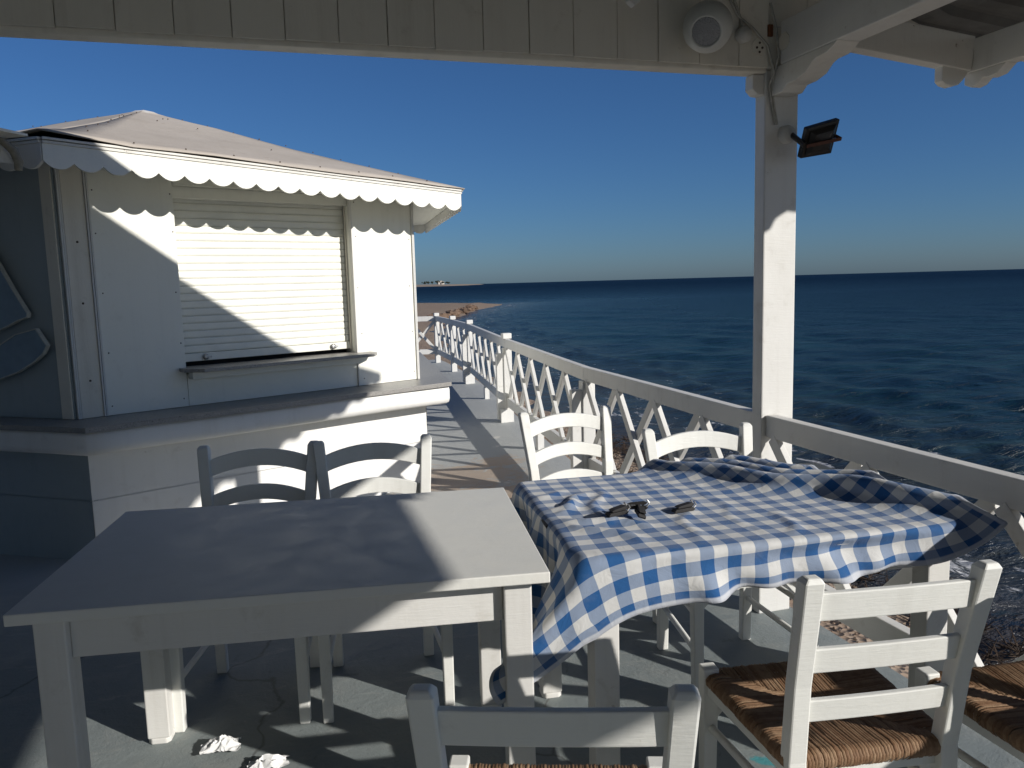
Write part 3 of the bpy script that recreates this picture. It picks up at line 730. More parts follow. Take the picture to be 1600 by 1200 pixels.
    # corrugated sheets
    def sheet(xa, xb, ya, yb, nm):
        n = int((yb - ya) / .02); vs = []
        for i in range(n + 1):
            y = ya + (yb - ya) * i / n; q = (y / .19) % 1; h = .03 * min(1, max(0, (abs(q - .5) - .18) / .12))
            xe = eave_x(y) if xa == EAVE_X else xa
            for x in (xe, 2.7 if xa == EAVE_X else (xa + xb) / 2, xb): vs.append((x, y, roof_z(x) + h))
        m = MB(); m.add(vs, [(i * 3 + k, i * 3 + k + 1, i * 3 + k + 4, i * 3 + k + 3) for i in range(n) for k in range(2)])
        o = m.build(nm, M['corrug'], P); s_ = o.modifiers.new('thick', 'SOLIDIFY'); s_.thickness = .003
    y = -5.3
    while y < 2.9:
        sheet(EAVE_X, RIDGE_X, y, min(y + 1.14, 2.97), 'roof_sheet'); sheet(RIDGE_X, 2 * RIDGE_X - EAVE_X, y, min(y + 1.14, 2.97), 'roof_sheet'); y += 1.14
    # bracket plate, rust, cables
    o = [(math.cos(math.pi / 8 + k * math.pi / 4) * .034, math.sin(math.pi / 8 + k * math.pi / 4) * .034) for k in range(8)]
    m = MB(); m.prism(o, (1.885, 2.831, 2.335), (1, 0, 0), (0, 0, 1), (0, -.004, 0)); pl = m.build('bracket_plate', M['gable'], P)
    m = MB()
    for dx, dz in ((-.012, -.004), (.012, -.004), (0, .014), (.0, -.02)): m.lathe([(0, .004), (.004, .003), (.005, 0)], (1.885 + dx, 2.827, 2.335 + dz), (0, -1, 0), 8)
    m.build('screw', M['screw'], pl)
    m = MB(); m.prism(o, (1.9595, 2.775, 2.345), (0, -1, 0), (0, 0, 1), (-.004, 0, 0)); pl = m.build('bracket_plate', M['gable'], P)
    m = MB(); m.box(1.922, 1.942, 2.822, 2.833, 2.375, 2.42); m.build('rusty_strap', M['rust'], P, .002)
    for k, pts in enumerate(([(1.74, 2.828, 2.52), (1.79, 2.826, 2.44), (1.85, 2.822, 2.40), (1.915, 2.82, 2.34), (1.945, 2.815, 2.24), (1.952, 2.858, 2.20), (1.966, 2.861, 2.12), (1.985, 2.86, 2.05)],
                             [(1.93, 2.826, 2.50), (1.955, 2.82, 2.40), (1.952, 2.80, 2.30), (1.958, 2.84, 2.22), (1.972, 2.861, 2.15), (1.992, 2.86, 2.05)],
                             [(1.72, 2.828, 2.55), (1.77, 2.826, 2.50), (1.80, 2.826, 2.43), (1.80, 2.82, 2.395)])):
        q = []
        for i in range(len(pts) - 1):
            for j in range(4): q.append(Vector(pts[i]).lerp(Vector(pts[i + 1]), j / 4))
        q.append(Vector(pts[-1])); MB().tube(q, .0048, 7).build('cable', M['cable'], P)
    m = MB(); m.lathe([(.031, 0), (.031, .022), (.026, .030), (0, .034)], (1.808, 2.83, 2.372), (0, -1, 0), 20); m.build('junction_box', M['boxwhite'], P)
    m = MB(); m.prism([(-.04, 0), (.04, 0), (.02, -.06), (0, -.075), (-.02, -.06)], (1.245, 2.60, 2.445), (1, 0, 0), (0, 0, 1), (0, .03, 0)); m.build('ceiling_bracket', M['white'], P, .003)
build_pavilion()

def build_speaker():
    c = V(1.594, 2.72, 2.358); T = thing('wall_speaker', c, 'round grey-white ball loudspeaker fixed to the gable boards', 'speaker')
    ax = V(-.58, -.80, -.54).normalized(); r = .090; prof = []
    for i in range(15):
        a = math.radians(180 - i * 10); 
        if a < math.radians(38): break
        prof.append((r * math.sin(a), r * math.cos(a)))
    prof += [(r * .60, r * .79), (r * .565, r * .765), (r * .55, r * .72)]
    MB().lathe(prof, c, ax, 40).build('housing', M['speaker'], T)
    m = MB(); m.lathe([(r * .56, r * .725), (r * .40, r * .775), (r * .2, r * .80), (0, r * .81)], c, ax, 32); m.build('grille', m_grille(), T)
    m = MB(); m.tube([c + V(0, .07, 0), c + V(0, .113, .0)], .03, 12); m.build('wall_mount', M['speaker'], T)
def m_grille():
    t = NT('perforated grille'); p = t.pos(); v = t.n('ShaderNodeTexVoronoi'); t.l(p, v.inputs['Vector']); v.inputs['Scale'].default_value = 260; v.inputs['Randomness'].default_value = .5
    t.set(Base_Color=t.ramp(v.outputs['Distance'], [(.26, .02), (.40, .34)]), Roughness=.5); t.bump(v.outputs['Distance'], .5, .003); return t.m
build_speaker()

def build_flood():
    c = V(2.035, 2.868, 2.012); T = thing('flood_light', c, 'black square flood light with brown bracket on the white post', 'flood light')
    m = MB(); m.lathe([(.036, 0), (.036, .02), (.030, .032), (.0, .036)], c, (0, -1, 0), 22); m.build('mount_box', M['boxwhite'], T)
    def L(px, py, pz): return V(px, py, pz)
    h = [L(2.031, 2.72, 2.01), L(2.164, 2.70, 2.046), L(2.158, 2.74, 1.922), L(2.038, 2.77, 1.904)]     # back of the lamp body
    cen = sum(h, V(0, 0, 0)) / 4; nrm = (h[1] - h[0]).cross(h[3] - h[0]).normalized()
    if nrm.y < 0: nrm = -nrm
    fr = [p + nrm * .028 for p in h]; bk = [cen + (p - cen) * .80 - nrm * .006 for p in h]
    m = MB(); m.add(h + fr, [(0, 1, 2, 3), (7, 6, 5, 4), (0, 4, 5, 1), (1, 5, 6, 2), (2, 6, 7, 3), (3, 7, 4, 0)]); m.build('lamp_frame', M['darkmetal'], T, .004)
    m = MB(); m.add(bk + [cen + (p - cen) * .55 - nrm * .022 for p in h], [(0, 1, 5, 4), (1, 2, 6, 5), (2, 3, 7, 6), (3, 0, 4, 7), (4, 5, 6, 7)]); m.build('cooling_body', M['darkmetal'], T, .003)
    m = MB(); m.add([cen + (p - cen) * .86 + nrm * .0285 for p in h], [(0, 1, 2, 3)]); m.build('glass', M['steel'], T)
    a = (h[0] + h[3]) / 2; b = (h[1] + h[2]) / 2; back = -nrm * .034
    m = MB(); m.bar(a + back + V(-.01, 0, 0), b + back, .004, .013, (h[0] - h[3]).normalized()); m.bar(b + back * 1.05, b + V(.004, 0, 0) + nrm * .012, .004, .013, (h[0] - h[3]).normalized()); m.build('bracket', M['copper'], T)
    m = MB(); m.tube([c + V(.012, -.03, -.005), a + back * .8 + V(-.012, -.0, 0)], .011, 8); m.build('bracket_bolt', M['darkmetal'], T)
build_flood()

# ================================================================ RAILING
def build_railing():
    T = thing('railing', (1.97, 2.8, 0), 'white wooden railing with crossed slats along the sea side of the deck', 'railing')
    def fl(x, y): return floor_z(x, y)
    nodes = [(1.985, -4.1), (1.985, -1.09), None, (1.985, -1.01), (1.985, 2.866), None, (1.985, 2.94), (2.03, 5.03), (2.35, 8.05), (2.78, 11.44), (2.905, 13.13), (2.975, 14.83), (.9, 15.25)]
    runs = []; cur = []
    for nd in nodes + [None]:
        if nd is None: runs.append(cur); cur = []
        else: cur.append(nd)
    for run in runs:
        for (x0, y0), (x1, y1) in zip(run, run[1:]):
            a, b = V(x0, y0, 0), V(x1, y1, 0); d = (b - a).normalized(); L = (b - a).length; n = V(-d.y, d.x, 0)   # n points to the deck
            MB().bar(a + V(0, 0, .825), b + V(0, 0, .825), .05, .092).build('top_rail', M['white'], T, .004)
            MB().bar(a + V(0, 0, .205) - n * .004, b + V(0, 0, .205) - n * .004, .042, .095).build('bottom_rail', M['white'], T, .004)
            nb = max(1, round(L / .57)); st = L / nb
            for i in range(nb):
                s0, s1 = i * st + .035, (i + 1) * st - .035; j = lambda: rnd.uniform(-.012, .012)
                for sa, sb, o in ((s0, s1, .013), (s1, s0, -.013)):
                    MB().bar(a + d * (sa + j()) + n * o + V(0, 0, .252), b * 0 + a + d * (sb + j()) + n * o + V(0, 0, .779), .028, .052, d).build('lattice_slat', M['white'], T, .003)
    for k, (x, y) in enumerate(((2.03, 5.03), (2.35, 8.05), (2.78, 11.44), (2.905, 13.13), (2.975, 14.83), (.9, 15.25))):
        z = 0.0; h = .80 if k == 0 else .93
        m = MB(); m.box(x - .045, x + .045, y - .04, y + .04, -.3, .778); 
        m.build('post', M['white'], T, .006)
        if k:
            MB().box(x - .048, x + .048, y - .043, y + .043, .8715, h).build('post_cap', M['white'], T, .008)
        if k < 3:
            m = MB(); m.prism([(-.055, .02), (.055, .02), (.055, .60), (.045, .72), (-.055, .72)], (x - .065, y - .025, 0), (1, 0, 0), (0, 0, 1), (0, .05, 0)); m.build('inner_picket', M['white'], T, .005)
            MB().box(x - .10, x + .04, y - .075, y - .0445, -.02, .135).build('post_foot', M['white'], T, .004)
    for t in (.5,):
        for (x0, y0), (x1, y1) in (((2.35, 8.05), (2.78, 11.44)), ((2.03, 5.03), (2.35, 8.05)), ((2.0, 2.95), (2.03, 5.03)), ((1.985, -.9), (1.985, 2.8))):
            x = x0 + (x1 - x0) * t; y = y0 + (y1 - y0) * t
            MB().box(x - .03, x + .03, y - .03, y + .03, -.05, .156).build('post_foot', M['white'], T, .004)
build_railing()

# ================================================================ FURNITURE
def rush_seat(parent, wf, wb, dp, zt):
    """woven seat: strands wrapped over each of the four rails and running in to the diagonals"""
    m = MB(); r = random.Random(11)
    cor = [V(-wf, dp, zt), V(wf, dp, zt), V(wb, -dp, zt), V(-wb, -dp, zt)]; cen = V(0, 0, zt - .012)
    for k in range(4):
        A, B = cor[k], cor[(k + 1) % 4]; L = (B - A).length; d = (B - A) / L; n = V(d.y, -d.x, 0)
        if n.dot(-A) < 0: n = -n
        ns = int(L / .0072)
        for i in range(ns):
            t = (i + .5) / ns; p = A.lerp(B, t); dist = (cen - A).dot(n) * (1 - abs(2 * t - 1)) + .004
            wd = .0042 * r.uniform(.8, 1.15); jz = r.uniform(-.0015, .0015); jx = r.uniform(-.0012, .0012)
            path = [(-.006, -.040), (-.017, -.026), (-.018, -.012), (-.010, -.001), (.006, .002)]
            path += [(max(.012, dist * q), .002 - .014 * q * min(1, dist / .15)) for q in (.5, 1.0)]
            vs = []
            for (o, z) in path:
                c = p + n * o + V(0, 0, z + jz) + d * jx
                vs += [c - d * wd, c + V(0, 0, .0030) - n * (.003 if z < -.002 else 0), c + d * wd]
            m.add(vs, [(q * 3 + e, q * 3 + e + 1, q * 3 + 4 + e, q * 3 + 3 + e) for q in range(len(path) - 1) for e in (0, 1)], True)
    m.prism([(-wf + .01, dp - .01), (wf - .01, dp - .01), (wb - .01, -dp + .01), (-wb + .01, -dp + .01)], (0, 0, zt - .034), (1, 0, 0), (0, 1, 0), (0, 0, .016))
    return stuff(m.build('rush_seat', M['rush'], parent))

def make_chair(arch, tw, label, group, zt=.86, seat=True):
    """local frame: faces +Y, back at -Y"""
    T = thing('taverna_chair', (0, 0, 0), label, 'chair', group); mt = M['chair']
    sw = .175; wf = .205; dp = .19
    for s in (-1, 1):
        # rear leg and stile in one bent piece
        pts = [(s * sw, -.205, 0), (s * sw, -.19, .44), (s * (sw + (tw - sw) * .35), -.215, .62), (s * tw, -.272, zt)]
        m = MB(); vs = []
        for i, p in enumerate(pts):
            w_, d_ = ((.019, .017), (.021, .019), (.020, .019), (.021, .019))[i]; p = Vector(p)
            vs += [p + V(-w_, -d_, 0), p + V(w_, -d_, 0), p + V(w_, d_, 0), p + V(-w_, d_, 0)]
        fs = [(i * 4 + k, i * 4 + (k + 1) % 4, i * 4 + 4 + (k + 1) % 4, i * 4 + 4 + k) for i in range(3) for k in range(4)] + [(3, 2, 1, 0)]
        top = Vector(pts[-1]) + V(0, -.003, .011); vs2 = [top + V(-.014, -.012, 0), top + V(.014, -.012, 0), top + V(.014, .012, 0), top + V(-.014, .012, 0)]
        fs += [(12, 13, 17, 16), (13, 14, 18, 17), (14, 15, 19, 18), (15, 12, 16, 19), (16, 17, 18, 19)]
        m.add(vs + vs2, fs); m.build('rear_leg', mt, T, .004)
        m = MB(); m.bar((s * wf, dp + .01, 0), (s * wf, dp, .462), .034, .034, (0, 1, 0), .041, .041); m.build('front_leg', mt, T, .004)
        for z in (.17, .30):
            m = MB(); m.tube([(s * (wf - .002), dp, z), (s * sw, -.198, z + .01)], .0105, 8); m.build('side_rung', mt, T)
        m = MB(); m.bar((s * wf, dp - .015, .405), (s * sw, -.18, .405), .022, .03); m.build('seat_rail', mt, T, .003)
    m = MB(); m.tube([(-sw, -.2, .22), (sw, -.2, .22)], .0105, 8); m.build('back_rung', mt, T)
    for y, w_ in ((dp, wf), (-.18, sw)):
        m = MB(); m.bar((-w_ + .015, y, .405), (w_ - .015, y, .405), .022, .035); m.build('seat_rail', mt, T, .003)
    for s in (-1, 1):
        m = MB(); m.bar((s * (wf - .018), dp, .33), (s * (wf - .08), dp, .395), .014, .012, (0, 1, 0)); m.build('corner_brace', mt, T)
    # three back slats
    def stile_y(z): return -.19 - .025 * (z - .44) / .18 if z < .62 else -.215 - .057 * (z - .62) / (zt - .62)
    def stile_w(z): k = (z - .44) / .18; return sw + (tw - sw) * (.35 * k if z < .62 else .35 + .65 * (z - .62) / (zt - .62))
    for zc, hh in ((zt - .058, .062), (zt - .185, .056), (zt - .305, .052)):
        m = MB(); vs = []; n_ = 12; w_ = stile_w(zc) - .012
        for i in range(n_ + 1):
            t = i / n_ * 2 - 1; x = t * w_; bow = (1 - t * t); y = stile_y(zc) - bow * (.022 if arch else .004); za = zc + arch * (bow - .55)
            for dy, dz in ((-.008, -hh / 2), (.008, -hh / 2), (.008, hh / 2), (-.008, hh / 2)): vs.append((x, y + dy - .09 * dz * 2, za + dz))
        m.add(vs, [(i * 4 + k, i * 4 + (k + 1) % 4, i * 4 + 4 + (k + 1) % 4, i * 4 + 4 + k) for i in range(n_) for k in range(4)] + [(3, 2, 1, 0), (n_ * 4, n_ * 4 + 1, n_ * 4 + 2, n_ * 4 + 3)])
        m.build('back_slat', mt, T, .003)
    rush_seat(T, wf - .002, sw + .004, dp - .002, .448)
    return T

def place(o, x, y, facing): o.location = (x, y, 0); o.rotation_euler = (0, 0, math.radians(facing - 90))
GA, GB = 'chairs with arched back slats', 'chairs with straight back slats'
ca = make_chair(.034, .205, 'white chair with arched slats behind the bare table, nearer the left', GA)
place(ca, -.13, 2.88, -102)
for x, y, f, lab in ((.325, 2.80, -95, 'white chair with arched slats behind the bare table, leaning against its left neighbour'),
                     (1.281, 3.135, -86.7, 'sunlit white chair at the far left corner of the checked tablecloth, showing three slats'),
                     (1.555, 2.50, -96, 'sunlit white chair between the checked table and the big post')):
    c = copy_tree(ca); c['label'] = lab; place(c, x, y, f)
cb = make_chair(.0, .19, 'white chair cut off at the bottom edge, its back to the camera', GB)
place(cb, .448, 1.288, 70)
for x, y, f, lab in ((1.196, 1.507, 82, 'white chair with brown rush seat in front of the checked table, seen from behind'),
                     (1.70, 1.31, 84, 'chair at the right edge of the picture, only its brown rush seat showing')):
    c = copy_tree(cb); c['label'] = lab; place(c, x, y, f)

def make_table(name, label, cx, cy, ang, w_, d_, top='tabletop'):
    T = thing(name, (0, 0, 0), label, 'table')
    T.location = (0, 0, 0); hw, hd = w_ / 2, d_ / 2
    MB().box(-hw, hw, -hd, hd, .722, .75).build('table_top', M[top], T, .003)
    ix, iy = hw - .075, hd - .075
    for s in (-1, 1):
        m = MB(); m.box(-ix + .0355, ix - .0355, s * iy - .012, s * iy + .012, .61, .7215); m.build('apron', M['white'], T, .003)
        m = MB(); m.box(s * ix - .012, s * ix + .012, -iy + .0355, iy - .0355, .61, .7215); m.build('apron', M['white'], T, .003)
        for q in (-1, 1):
            m = MB(); c = .035; cc = .012
            m.prism([(-c + cc, -c), (c - cc, -c), (c, -c + cc), (c, c - cc), (c - cc, c), (-c + cc, c), (-c, c - cc), (-c, -c + cc)], (s * ix, q * iy, 0), (1, 0, 0), (0, 1, 0), (0, 0, .02))
            m.bar((s * ix, q * iy, .02), (s * ix, q * iy, .7215), .07, .07, (0, 1, 0)); m.build('leg', M['white'], T, .004)
    T.location = (cx, cy, 0); T.rotation_euler = (0, 0, math.radians(ang)); return T
TW = make_table('dining_table', 'bare white wooden table half in shade, left of the checked cloth', .062, 2.276, -8.4, 1.236, .835)
TC_X, TC_Y, TC_A, TC_W, TC_D = 1.325, 2.165, -6.0, 1.16, .82
make_table('dining_table', 'white table under the blue checked cloth, one bare corner showing', TC_X, TC_Y, TC_A, TC_W - .022, TC_D - .022)

# ---------------------------------------------------------------- tablecloth (draped by a small mass-spring solver)
def build_cloth():
    ca_, sa_ = math.cos(math.radians(TC_A)), math.sin(math.radians(TC_A))
    def to_local(x, y): x -= TC_X; y -= TC_Y; return x * ca_ + y * sa_, -x * sa_ + y * ca_
    hw, hd, zt = TC_W / 2, TC_D / 2, .7565
    U0, U1, V0, V1 = -hw - .225, hw - .015, -hd - .112, hd + .05
    h = .0145; nu = int((U1 - U0) / h) + 1; nv = int((V1 - V0) / h) + 1
    us = np.linspace(U0, U1, nu); vs_ = np.linspace(V0, V1, nv)
    UU, VV = np.meshgrid(us, vs_, indexing='ij')
    be = math.radians(2.2); Xr = UU * math.cos(be) - VV * math.sin(be); Yr = UU * math.sin(be) + VV * math.cos(be)
    # wind-blown pleats behind line L1
    a = np.array(to_local(1.304, 2.526)); b = np.array(to_local(1.80, 1.70)); dl = (b - a) / np.linalg.norm(b - a); nl = np.array([-dl[1], dl[0]])
    if nl[0] < 0: nl = -nl
    sd = (Xr - a[0]) * nl[0] + (Yr - a[1]) * nl[1]; al = (Xr - a[0]) * dl[0] + (Yr - a[1]) * dl[1]
    D = np.linspace(0, 1.2, 1201); lam = .17; thm = 1.62
    th = thm * np.sin(2 * np.pi * D / lam) * np.clip(D / .03, 0, 1) * np.clip(1.15 - D * .55, .5, 1)
    Hh = np.concatenate([[0], np.cumsum(np.cos(th[:-1]) * .001)]); Zz = np.concatenate([[0], np.cumsum(np.sin(th[:-1]) * .001)]); Zz -= np.minimum(0, Zz.min())
    dw = sd + .018 * np.sin(al * 7.0) + .012 * np.sin(al * 17 + 1)
    dp_ = np.clip(dw, 0, 1.19); hx = np.interp(dp_, D, Hh); hz = np.interp(dp_, D, Zz)
    amp = .85 * np.clip(.55 + .5 * np.clip(al / .45, 0, 1), .4, 1.05) * (1 + .18 * np.sin(al * 11))
    shift = np.where(dw > 0, hx - dp_, 0.0)
    X = Xr + nl[0] * shift; Y = Yr + nl[1] * shift; Z = np.where(dw > 0, hz * amp, 0) + zt + .012
    pos = np.stack([X, Y, Z], -1).reshape(-1, 3); N = len(pos)
    rg = np.random.RandomState(4); pos[:, 2] += rg.uniform(0, .002, N)
    pin = ((dw > .015) & (np.abs(Y) < hd + .30)).ravel(); inv = np.where(pin, 0.0, 1.0)
    idx = np.arange(N).reshape(nu, nv); hu = (U1 - U0) / (nu - 1); hv = (V1 - V0) / (nv - 1)
    groups = []
    def addg(A, B, rest, k): groups.append((A.ravel(), B.ravel(), rest, k))
    for o in (0, 1):
        addg(idx[o:-1:2, :], idx[o + 1::2, :], hu, 1.0); addg(idx[:, o:-1:2], idx[:, o + 1::2], hv, 1.0)
    dg = math.hypot(hu, hv)
    for o in (0, 1):
        A = idx[o:-1:2, :-1]; B = idx[o + 1::2, 1:]; addg(A, B, dg, .35); A = idx[o:-1:2, 1:]; B = idx[o + 1::2, :-1]; addg(A, B, dg, .35)
    for o in range(4):
        A = idx[o:-2:4, :]; B = idx[o + 2::4, :]; n_ = min(len(A), len(B)); addg(A[:n_], B[:n_], 2 * hu, .10)
        A = idx[:, o:-2:4]; B = idx[:, o + 2::4]; n_ = min(A.shape[1], B.shape[1]); addg(A[:, :n_], B[:, :n_], 2 * hv, .10)
    vel = np.zeros_like(pos); dt = 1 / 60; rr = .014
    hb = np.array([hw, hd]) - rr + .009
    corner = idx[0, 0]; tgt = np.array([*to_local(.508, 1.748), .535]); c0 = None
    gx, gy = UU.ravel(), VV.ravel()
    for step in range(130):
        g = np.array([0, 0, -9.8]); wind = np.array([-.5, .9, 0]) * (1 + .6 * math.sin(step * .23))
        turb = 5.5 * np.sin(gx * 13 + step * .13) * np.sin(gy * 9 + 1.3 + step * .05) * (pos[:, 2] < .745)
        vel += (g + wind) * dt * inv[:, None]; vel[:, 1] += turb * dt * inv
        cw = np.clip((-hw - .02 - gx) / .15, 0, 1) * np.clip((-hd + .12 - gy) / .12, 0, 1); vel[:, 0] -= 13 * cw * dt * inv; vel[:, 1] -= 2.0 * cw * dt * inv; vel *= .965
        old = pos.copy(); pos = pos + vel * dt * inv[:, None]
        for it in range(12):
            for A, B, rest, k in groups:
                d = pos[B] - pos[A]; L = np.sqrt((d * d).sum(1)) + 1e-9; wa, wb = inv[A], inv[B]; ws = wa + wb
                s = np.where(ws > 0, k * (L - rest) / L / np.maximum(ws, 1e-6), 0)
                if rest > 1.5 * max(hu, hv): s = np.where(L < rest, s, s)
                c = d * s[:, None]; pos[A] += c * wa[:, None]; pos[B] -= c * wb[:, None]
            # table: rounded box, top and rim
            q = np.stack([np.abs(pos[:, 0]) - hb[0], np.abs(pos[:, 1]) - hb[1], pos[:, 2] - (zt - rr)], -1)
            qm = np.maximum(q, 0); dist = np.sqrt((qm * qm).sum(1)) + np.minimum(q.max(1), 0) - rr
            hit = (dist < 0) & (pos[:, 2] > .56) & (inv > 0)
            if hit.any():
                out = (q.max(1) > 0) & hit; sg = np.sign(pos)
                nrm = qm.copy(); nrm[:, :2] *= sg[:, :2]; ln = np.sqrt((nrm * nrm).sum(1)) + 1e-9; nrm /= ln[:, None]
                ins = hit & ~out; am = q.argmax(1); nn = np.zeros_like(nrm); nn[np.arange(N), am] = np.where(am < 2, sg[np.arange(N), np.minimum(am, 1)], 1)
                nrm[ins] = nn[ins]; pos[hit] -= nrm[hit] * dist[hit][:, None]
                # friction
                tang = (pos - old)[hit]; pos[hit] -= tang * .35
            pos[:, 2] = np.maximum(pos[:, 2], .02)
        vel = (pos - old) / dt
    # creases on the flat part
    x, y = pos[:, 0], pos[:, 1]; flat = (np.abs(x) < hw - .02) & (np.abs(y) < hd - .02) & (~pin)
    def ridge(p, q, hgt, wid):
        p = np.array(to_local(*p)); q = np.array(to_local(*q)); d = q - p; L = np.linalg.norm(d); d /= L
        s = (x - p[0]) * d[0] + (y - p[1]) * d[1]; o = (x - p[0]) * -d[1] + (y - p[1]) * d[0] + .02 * np.sin(s * 22)
        return np.where(flat, hgt * np.exp(-(o / wid) ** 2) * np.sin(np.pi * np.clip(s / L, 0, 1)) ** .8, 0)
    z = pos[:, 2]
    hang = np.clip((zt - .012 - z) / .1, 0, 1.6) * (y < -hd + .03) * (~pin)                     # folds in the hanging front
    fold = np.zeros_like(x)
    for x0, w0, a0, sl in ((-.28, .045, .030, .5), (-.20, .05, -.035, .6), (-.02, .035, -.02, .2), (.05, .05, .045, .9), (.13, .05, -.03, .8), (.27, .05, .025, -.4), (.36, .05, -.035, -.5)):
        fold += a0 * np.exp(-((x - x0 - sl * (hang * .1)) / w0) ** 2)
    fold = np.where(fold < 0, fold * .5, fold * .8); y -= fold * hang ** 1.5; z += np.clip(-fold, 0, 1) * hang * .45
    tuck = .024 * np.sin(np.pi * np.clip(hang / .75, 0, 1)) * np.clip((x + .42) / .15, 0, 1) * np.clip((.56 - x) / .1, 0, 1) * (.7 + .5 * np.sin(x * 9)); y += tuck
    hl = np.clip((zt - .012 - z) / .1, 0, 1.6) * (x < -hw + .03) * (~pin)
    x -= hl * (.02 * np.sin(y * 17 + 1) + .012 * np.sin(y * 39)); pos[:, 0] = x; pos[:, 1] = y
    for p_, q_, h_, w_ in (((.76, 2.16), (1.00, 1.98), .020, .016), ((.76, 2.18), (.98, 2.40), .017, .014), ((.77, 2.12), (.92, 1.86), .016, .016), ((.86, 2.02), (1.02, 2.46), .014, .011),
                           ((.76, 2.24), (.90, 2.30), .015, .013), ((1.02, 1.80), (1.20, 2.16), .008, .012), ((1.22, 1.76), (1.34, 2.40), .006, .008), ((1.0, 2.36), (1.55, 2.2), .005, .018),
                           ((1.30, 1.78), (1.42, 1.98), .010, .013), ((1.05, 2.12), (1.30, 2.16), .006, .010), ((.74, 2.40), (.92, 2.44), .010, .014)):
        z += ridge(p_, q_, h_, w_)
    pos[:, 2] = z
    wx = TC_X + pos[:, 0] * ca_ - pos[:, 1] * sa_; wy = TC_Y + pos[:, 0] * sa_ + pos[:, 1] * ca_
    co = np.stack([wx, wy, pos[:, 2]], -1)
    T = V(TC_X, TC_Y, .755)
    me = bpy.data.meshes.new('tablecloth'); i = idx[:-1, :-1].ravel(); f = np.stack([i, idx[1:, :-1].ravel(), idx[1:, 1:].ravel(), idx[:-1, 1:].ravel()], -1)
    me.from_pydata([tuple(p) for p in (co - np.array(T))], [], f.tolist()); uv = me.uv_layers.new(name='uv')
    flatuv = np.stack([UU.ravel() + 5, VV.ravel() + 5], -1); lv = np.zeros(len(me.loops), np.int32); me.loops.foreach_get('vertex_index', lv)
    uv.data.foreach_set('uv', flatuv[lv].ravel().astype(np.float32)); me.polygons.foreach_set('use_smooth', np.ones(len(f), bool)); me.materials.append(m_cloth(U0 + 5, U1 + 5, V0 + 5, V1 + 5)); me.update()
    o = bpy.data.objects.new('tablecloth', me); COL.objects.link(o); o.location = T
    s_ = o.modifiers.new('sub', 'SUBSURF'); s_.levels = 1; s_.render_levels = 1
    s_ = o.modifiers.new('thick', 'SOLIDIFY'); s_.thickness = .0012; s_.offset = 1
    tag(o, 'blue and white checked tablecloth rumpled by the wind on the right-hand table', 'tablecloth')
build_cloth()

def build_clip(c, ang, tilt, label):
    """black spring clip for tablecloths: two jaws, folded spring"""
    T = thing('tablecloth_clip', c, label, 'clip', 'black tablecloth clips')
    R = Matrix.Rotation(ang, 3, 'Z') @ Matrix.Rotation(tilt, 3, 'X'); c = Vector(c)
    def P(x, y, z): return c + R @ V(x, y, z)
    m = MB(); m.prism([(-.034, 0), (.03, 0), (.036, .006), (.03, .011), (-.03, .010), (-.036, .005)], P(0, -.011, 0), R @ V(1, 0, 0), R @ V(0, 0, 1), R @ V(0, .022, 0)); m.build('lower_jaw', M['black'], T, .001)
    m = MB(); m.prism([(-.02, .012), (.028, .014), (.034, .021), (.022, .024), (-.016, .019), (-.026, .015)], P(0, -.010, 0), R @ V(1, 0, 0), R @ V(0, 0, 1), R @ V(0, .020, 0)); m.build('upper_jaw', M['black'], T, .001)
    m = MB(); m.tube([P(.030, -.009, .008), P(.040, -.009, .018), P(.032, -.009, .028)], .0025, 6); m.tube([P(.030, .009, .008), P(.040, .009, .018), P(.032, .009, .028)], .0025, 6); m.build('spring', M['steel'], T)
build_clip((.925, 2.075, .776), .25, .1, 'black clip lying flat, left one of the pile on the checked cloth')
build_clip((.985, 2.05, .774), 1.3, .35, 'black clip standing up, right one of the pile on the checked cloth')
build_clip((.990, 2.085, .782), -.5, -.2, 'black clip at the back of the pile on the checked cloth')
build_clip((1.14, 2.075, .762), .1, .0, 'single black clip lying apart, right of the pile on the cloth')
build_clip((.735, 2.17, .735), 1.45, 1.2, 'black clip pinching the cloth at the left edge of the checked table')

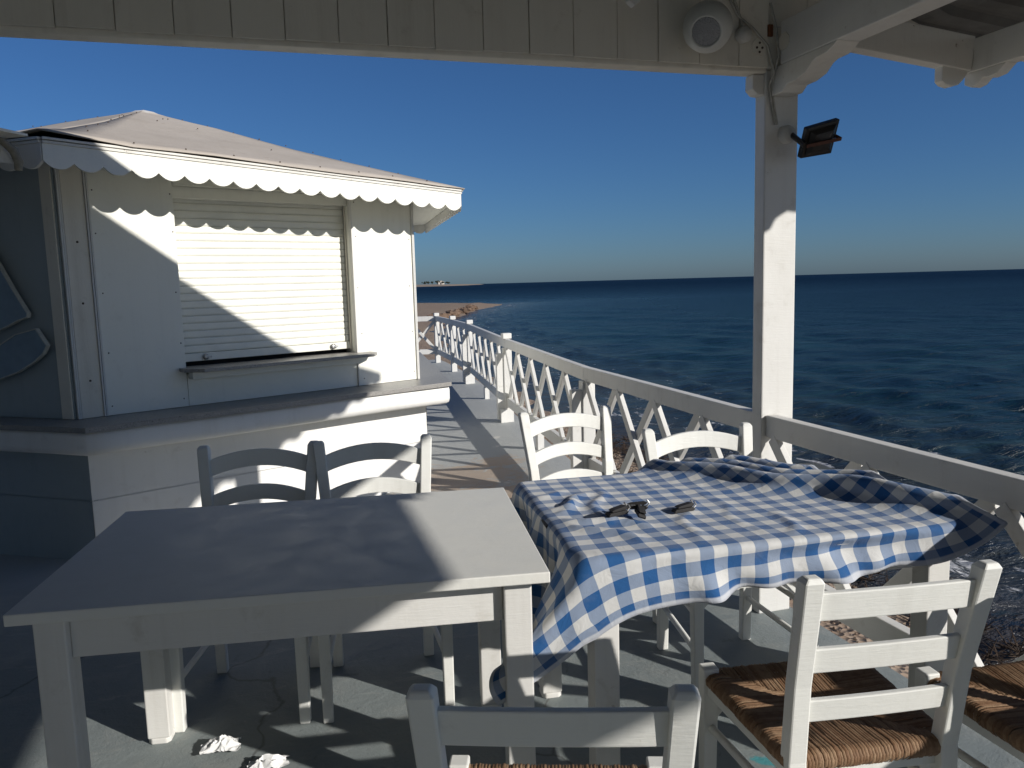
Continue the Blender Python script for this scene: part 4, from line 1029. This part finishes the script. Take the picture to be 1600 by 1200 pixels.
def crumple(name, c, r, seed, label, sq, cat='napkin', grp=None):
    n = 30; vs = []
    for j in range(n + 1):
        for i in range(n + 1):
            u, v = i / n * 2 - 1, j / n * 2 - 1; q = Vector((u * 1.3, v * 1.3, seed * 2.7))
            cx = mnoise.noise(q) * .8; cy = mnoise.noise(q + Vector((9, 0, 0))) * .8
            ridge = 1 - 2 * abs(mnoise.noise(q * 1.6 + Vector((0, 5, 0)))); fine = 1 - 2 * abs(mnoise.noise(q * 3.7 + Vector((3, 5, 0))))
            rr = min(1, math.hypot(u, v)); z = (1.15 - .75 * rr ** 2) * (.5 + .5 * ridge) * .85 + .05 * fine
            vs.append(Vector((r * sq[0] * (u * .85 + cx * .45), r * sq[1] * (v * .85 + cy * .45), r * max(.02, z) * sq[2] * 1.3)))
    m = MB(); W = n + 1; m.add(vs, [(j * W + i, j * W + i + 1, (j + 1) * W + i + 1, (j + 1) * W + i) for j in range(n) for i in range(n)], False)
    o = m.build(name, M['paper']); o.location = c; s_ = o.modifiers.new('thick', 'SOLIDIFY'); s_.thickness = .0006; tag(o, label, cat, grp)
crumple('paper_napkin', (-.235, 2.555, .002), .05, 3, 'crumpled white paper napkin on the floor beside the table leg', (1.3, .8, .75))
crumple('paper_napkin', (-.09, 2.41, .002), .045, 8, 'crumpled white paper napkin at the bottom edge, right of the other one', (1.4, .8, .7))
crumple('paper_napkin', (1.60, 2.44, .450), .042, 5, 'crumpled paper on the chair seat under the hanging tablecloth', (1.3, 1.0, .7))

# ================================================================ unseen walls behind and left of the camera, added to keep light out
def build_shade_wall():
    T = thing('shade_wall', (-2, -5.6, 0), 'unseen white wall added behind and left of the camera to block light', 'wall')
    MB().box(-6.0, 1.6, -5.9, -5.6, 0, 2.7).build('wall', M['plaster'], T)
    MB().box(-3.5, -3.3, -5.595, 5.2, -.3, 2.6).build('wall', M['plaster'], T)  # unseen side screen added to darken the left of the terrace
    MB().box(-3.2, -2.3, -5.595, -5.56, 0, 2.05).build('door', M['signcut'], T, .004)
build_shade_wall()
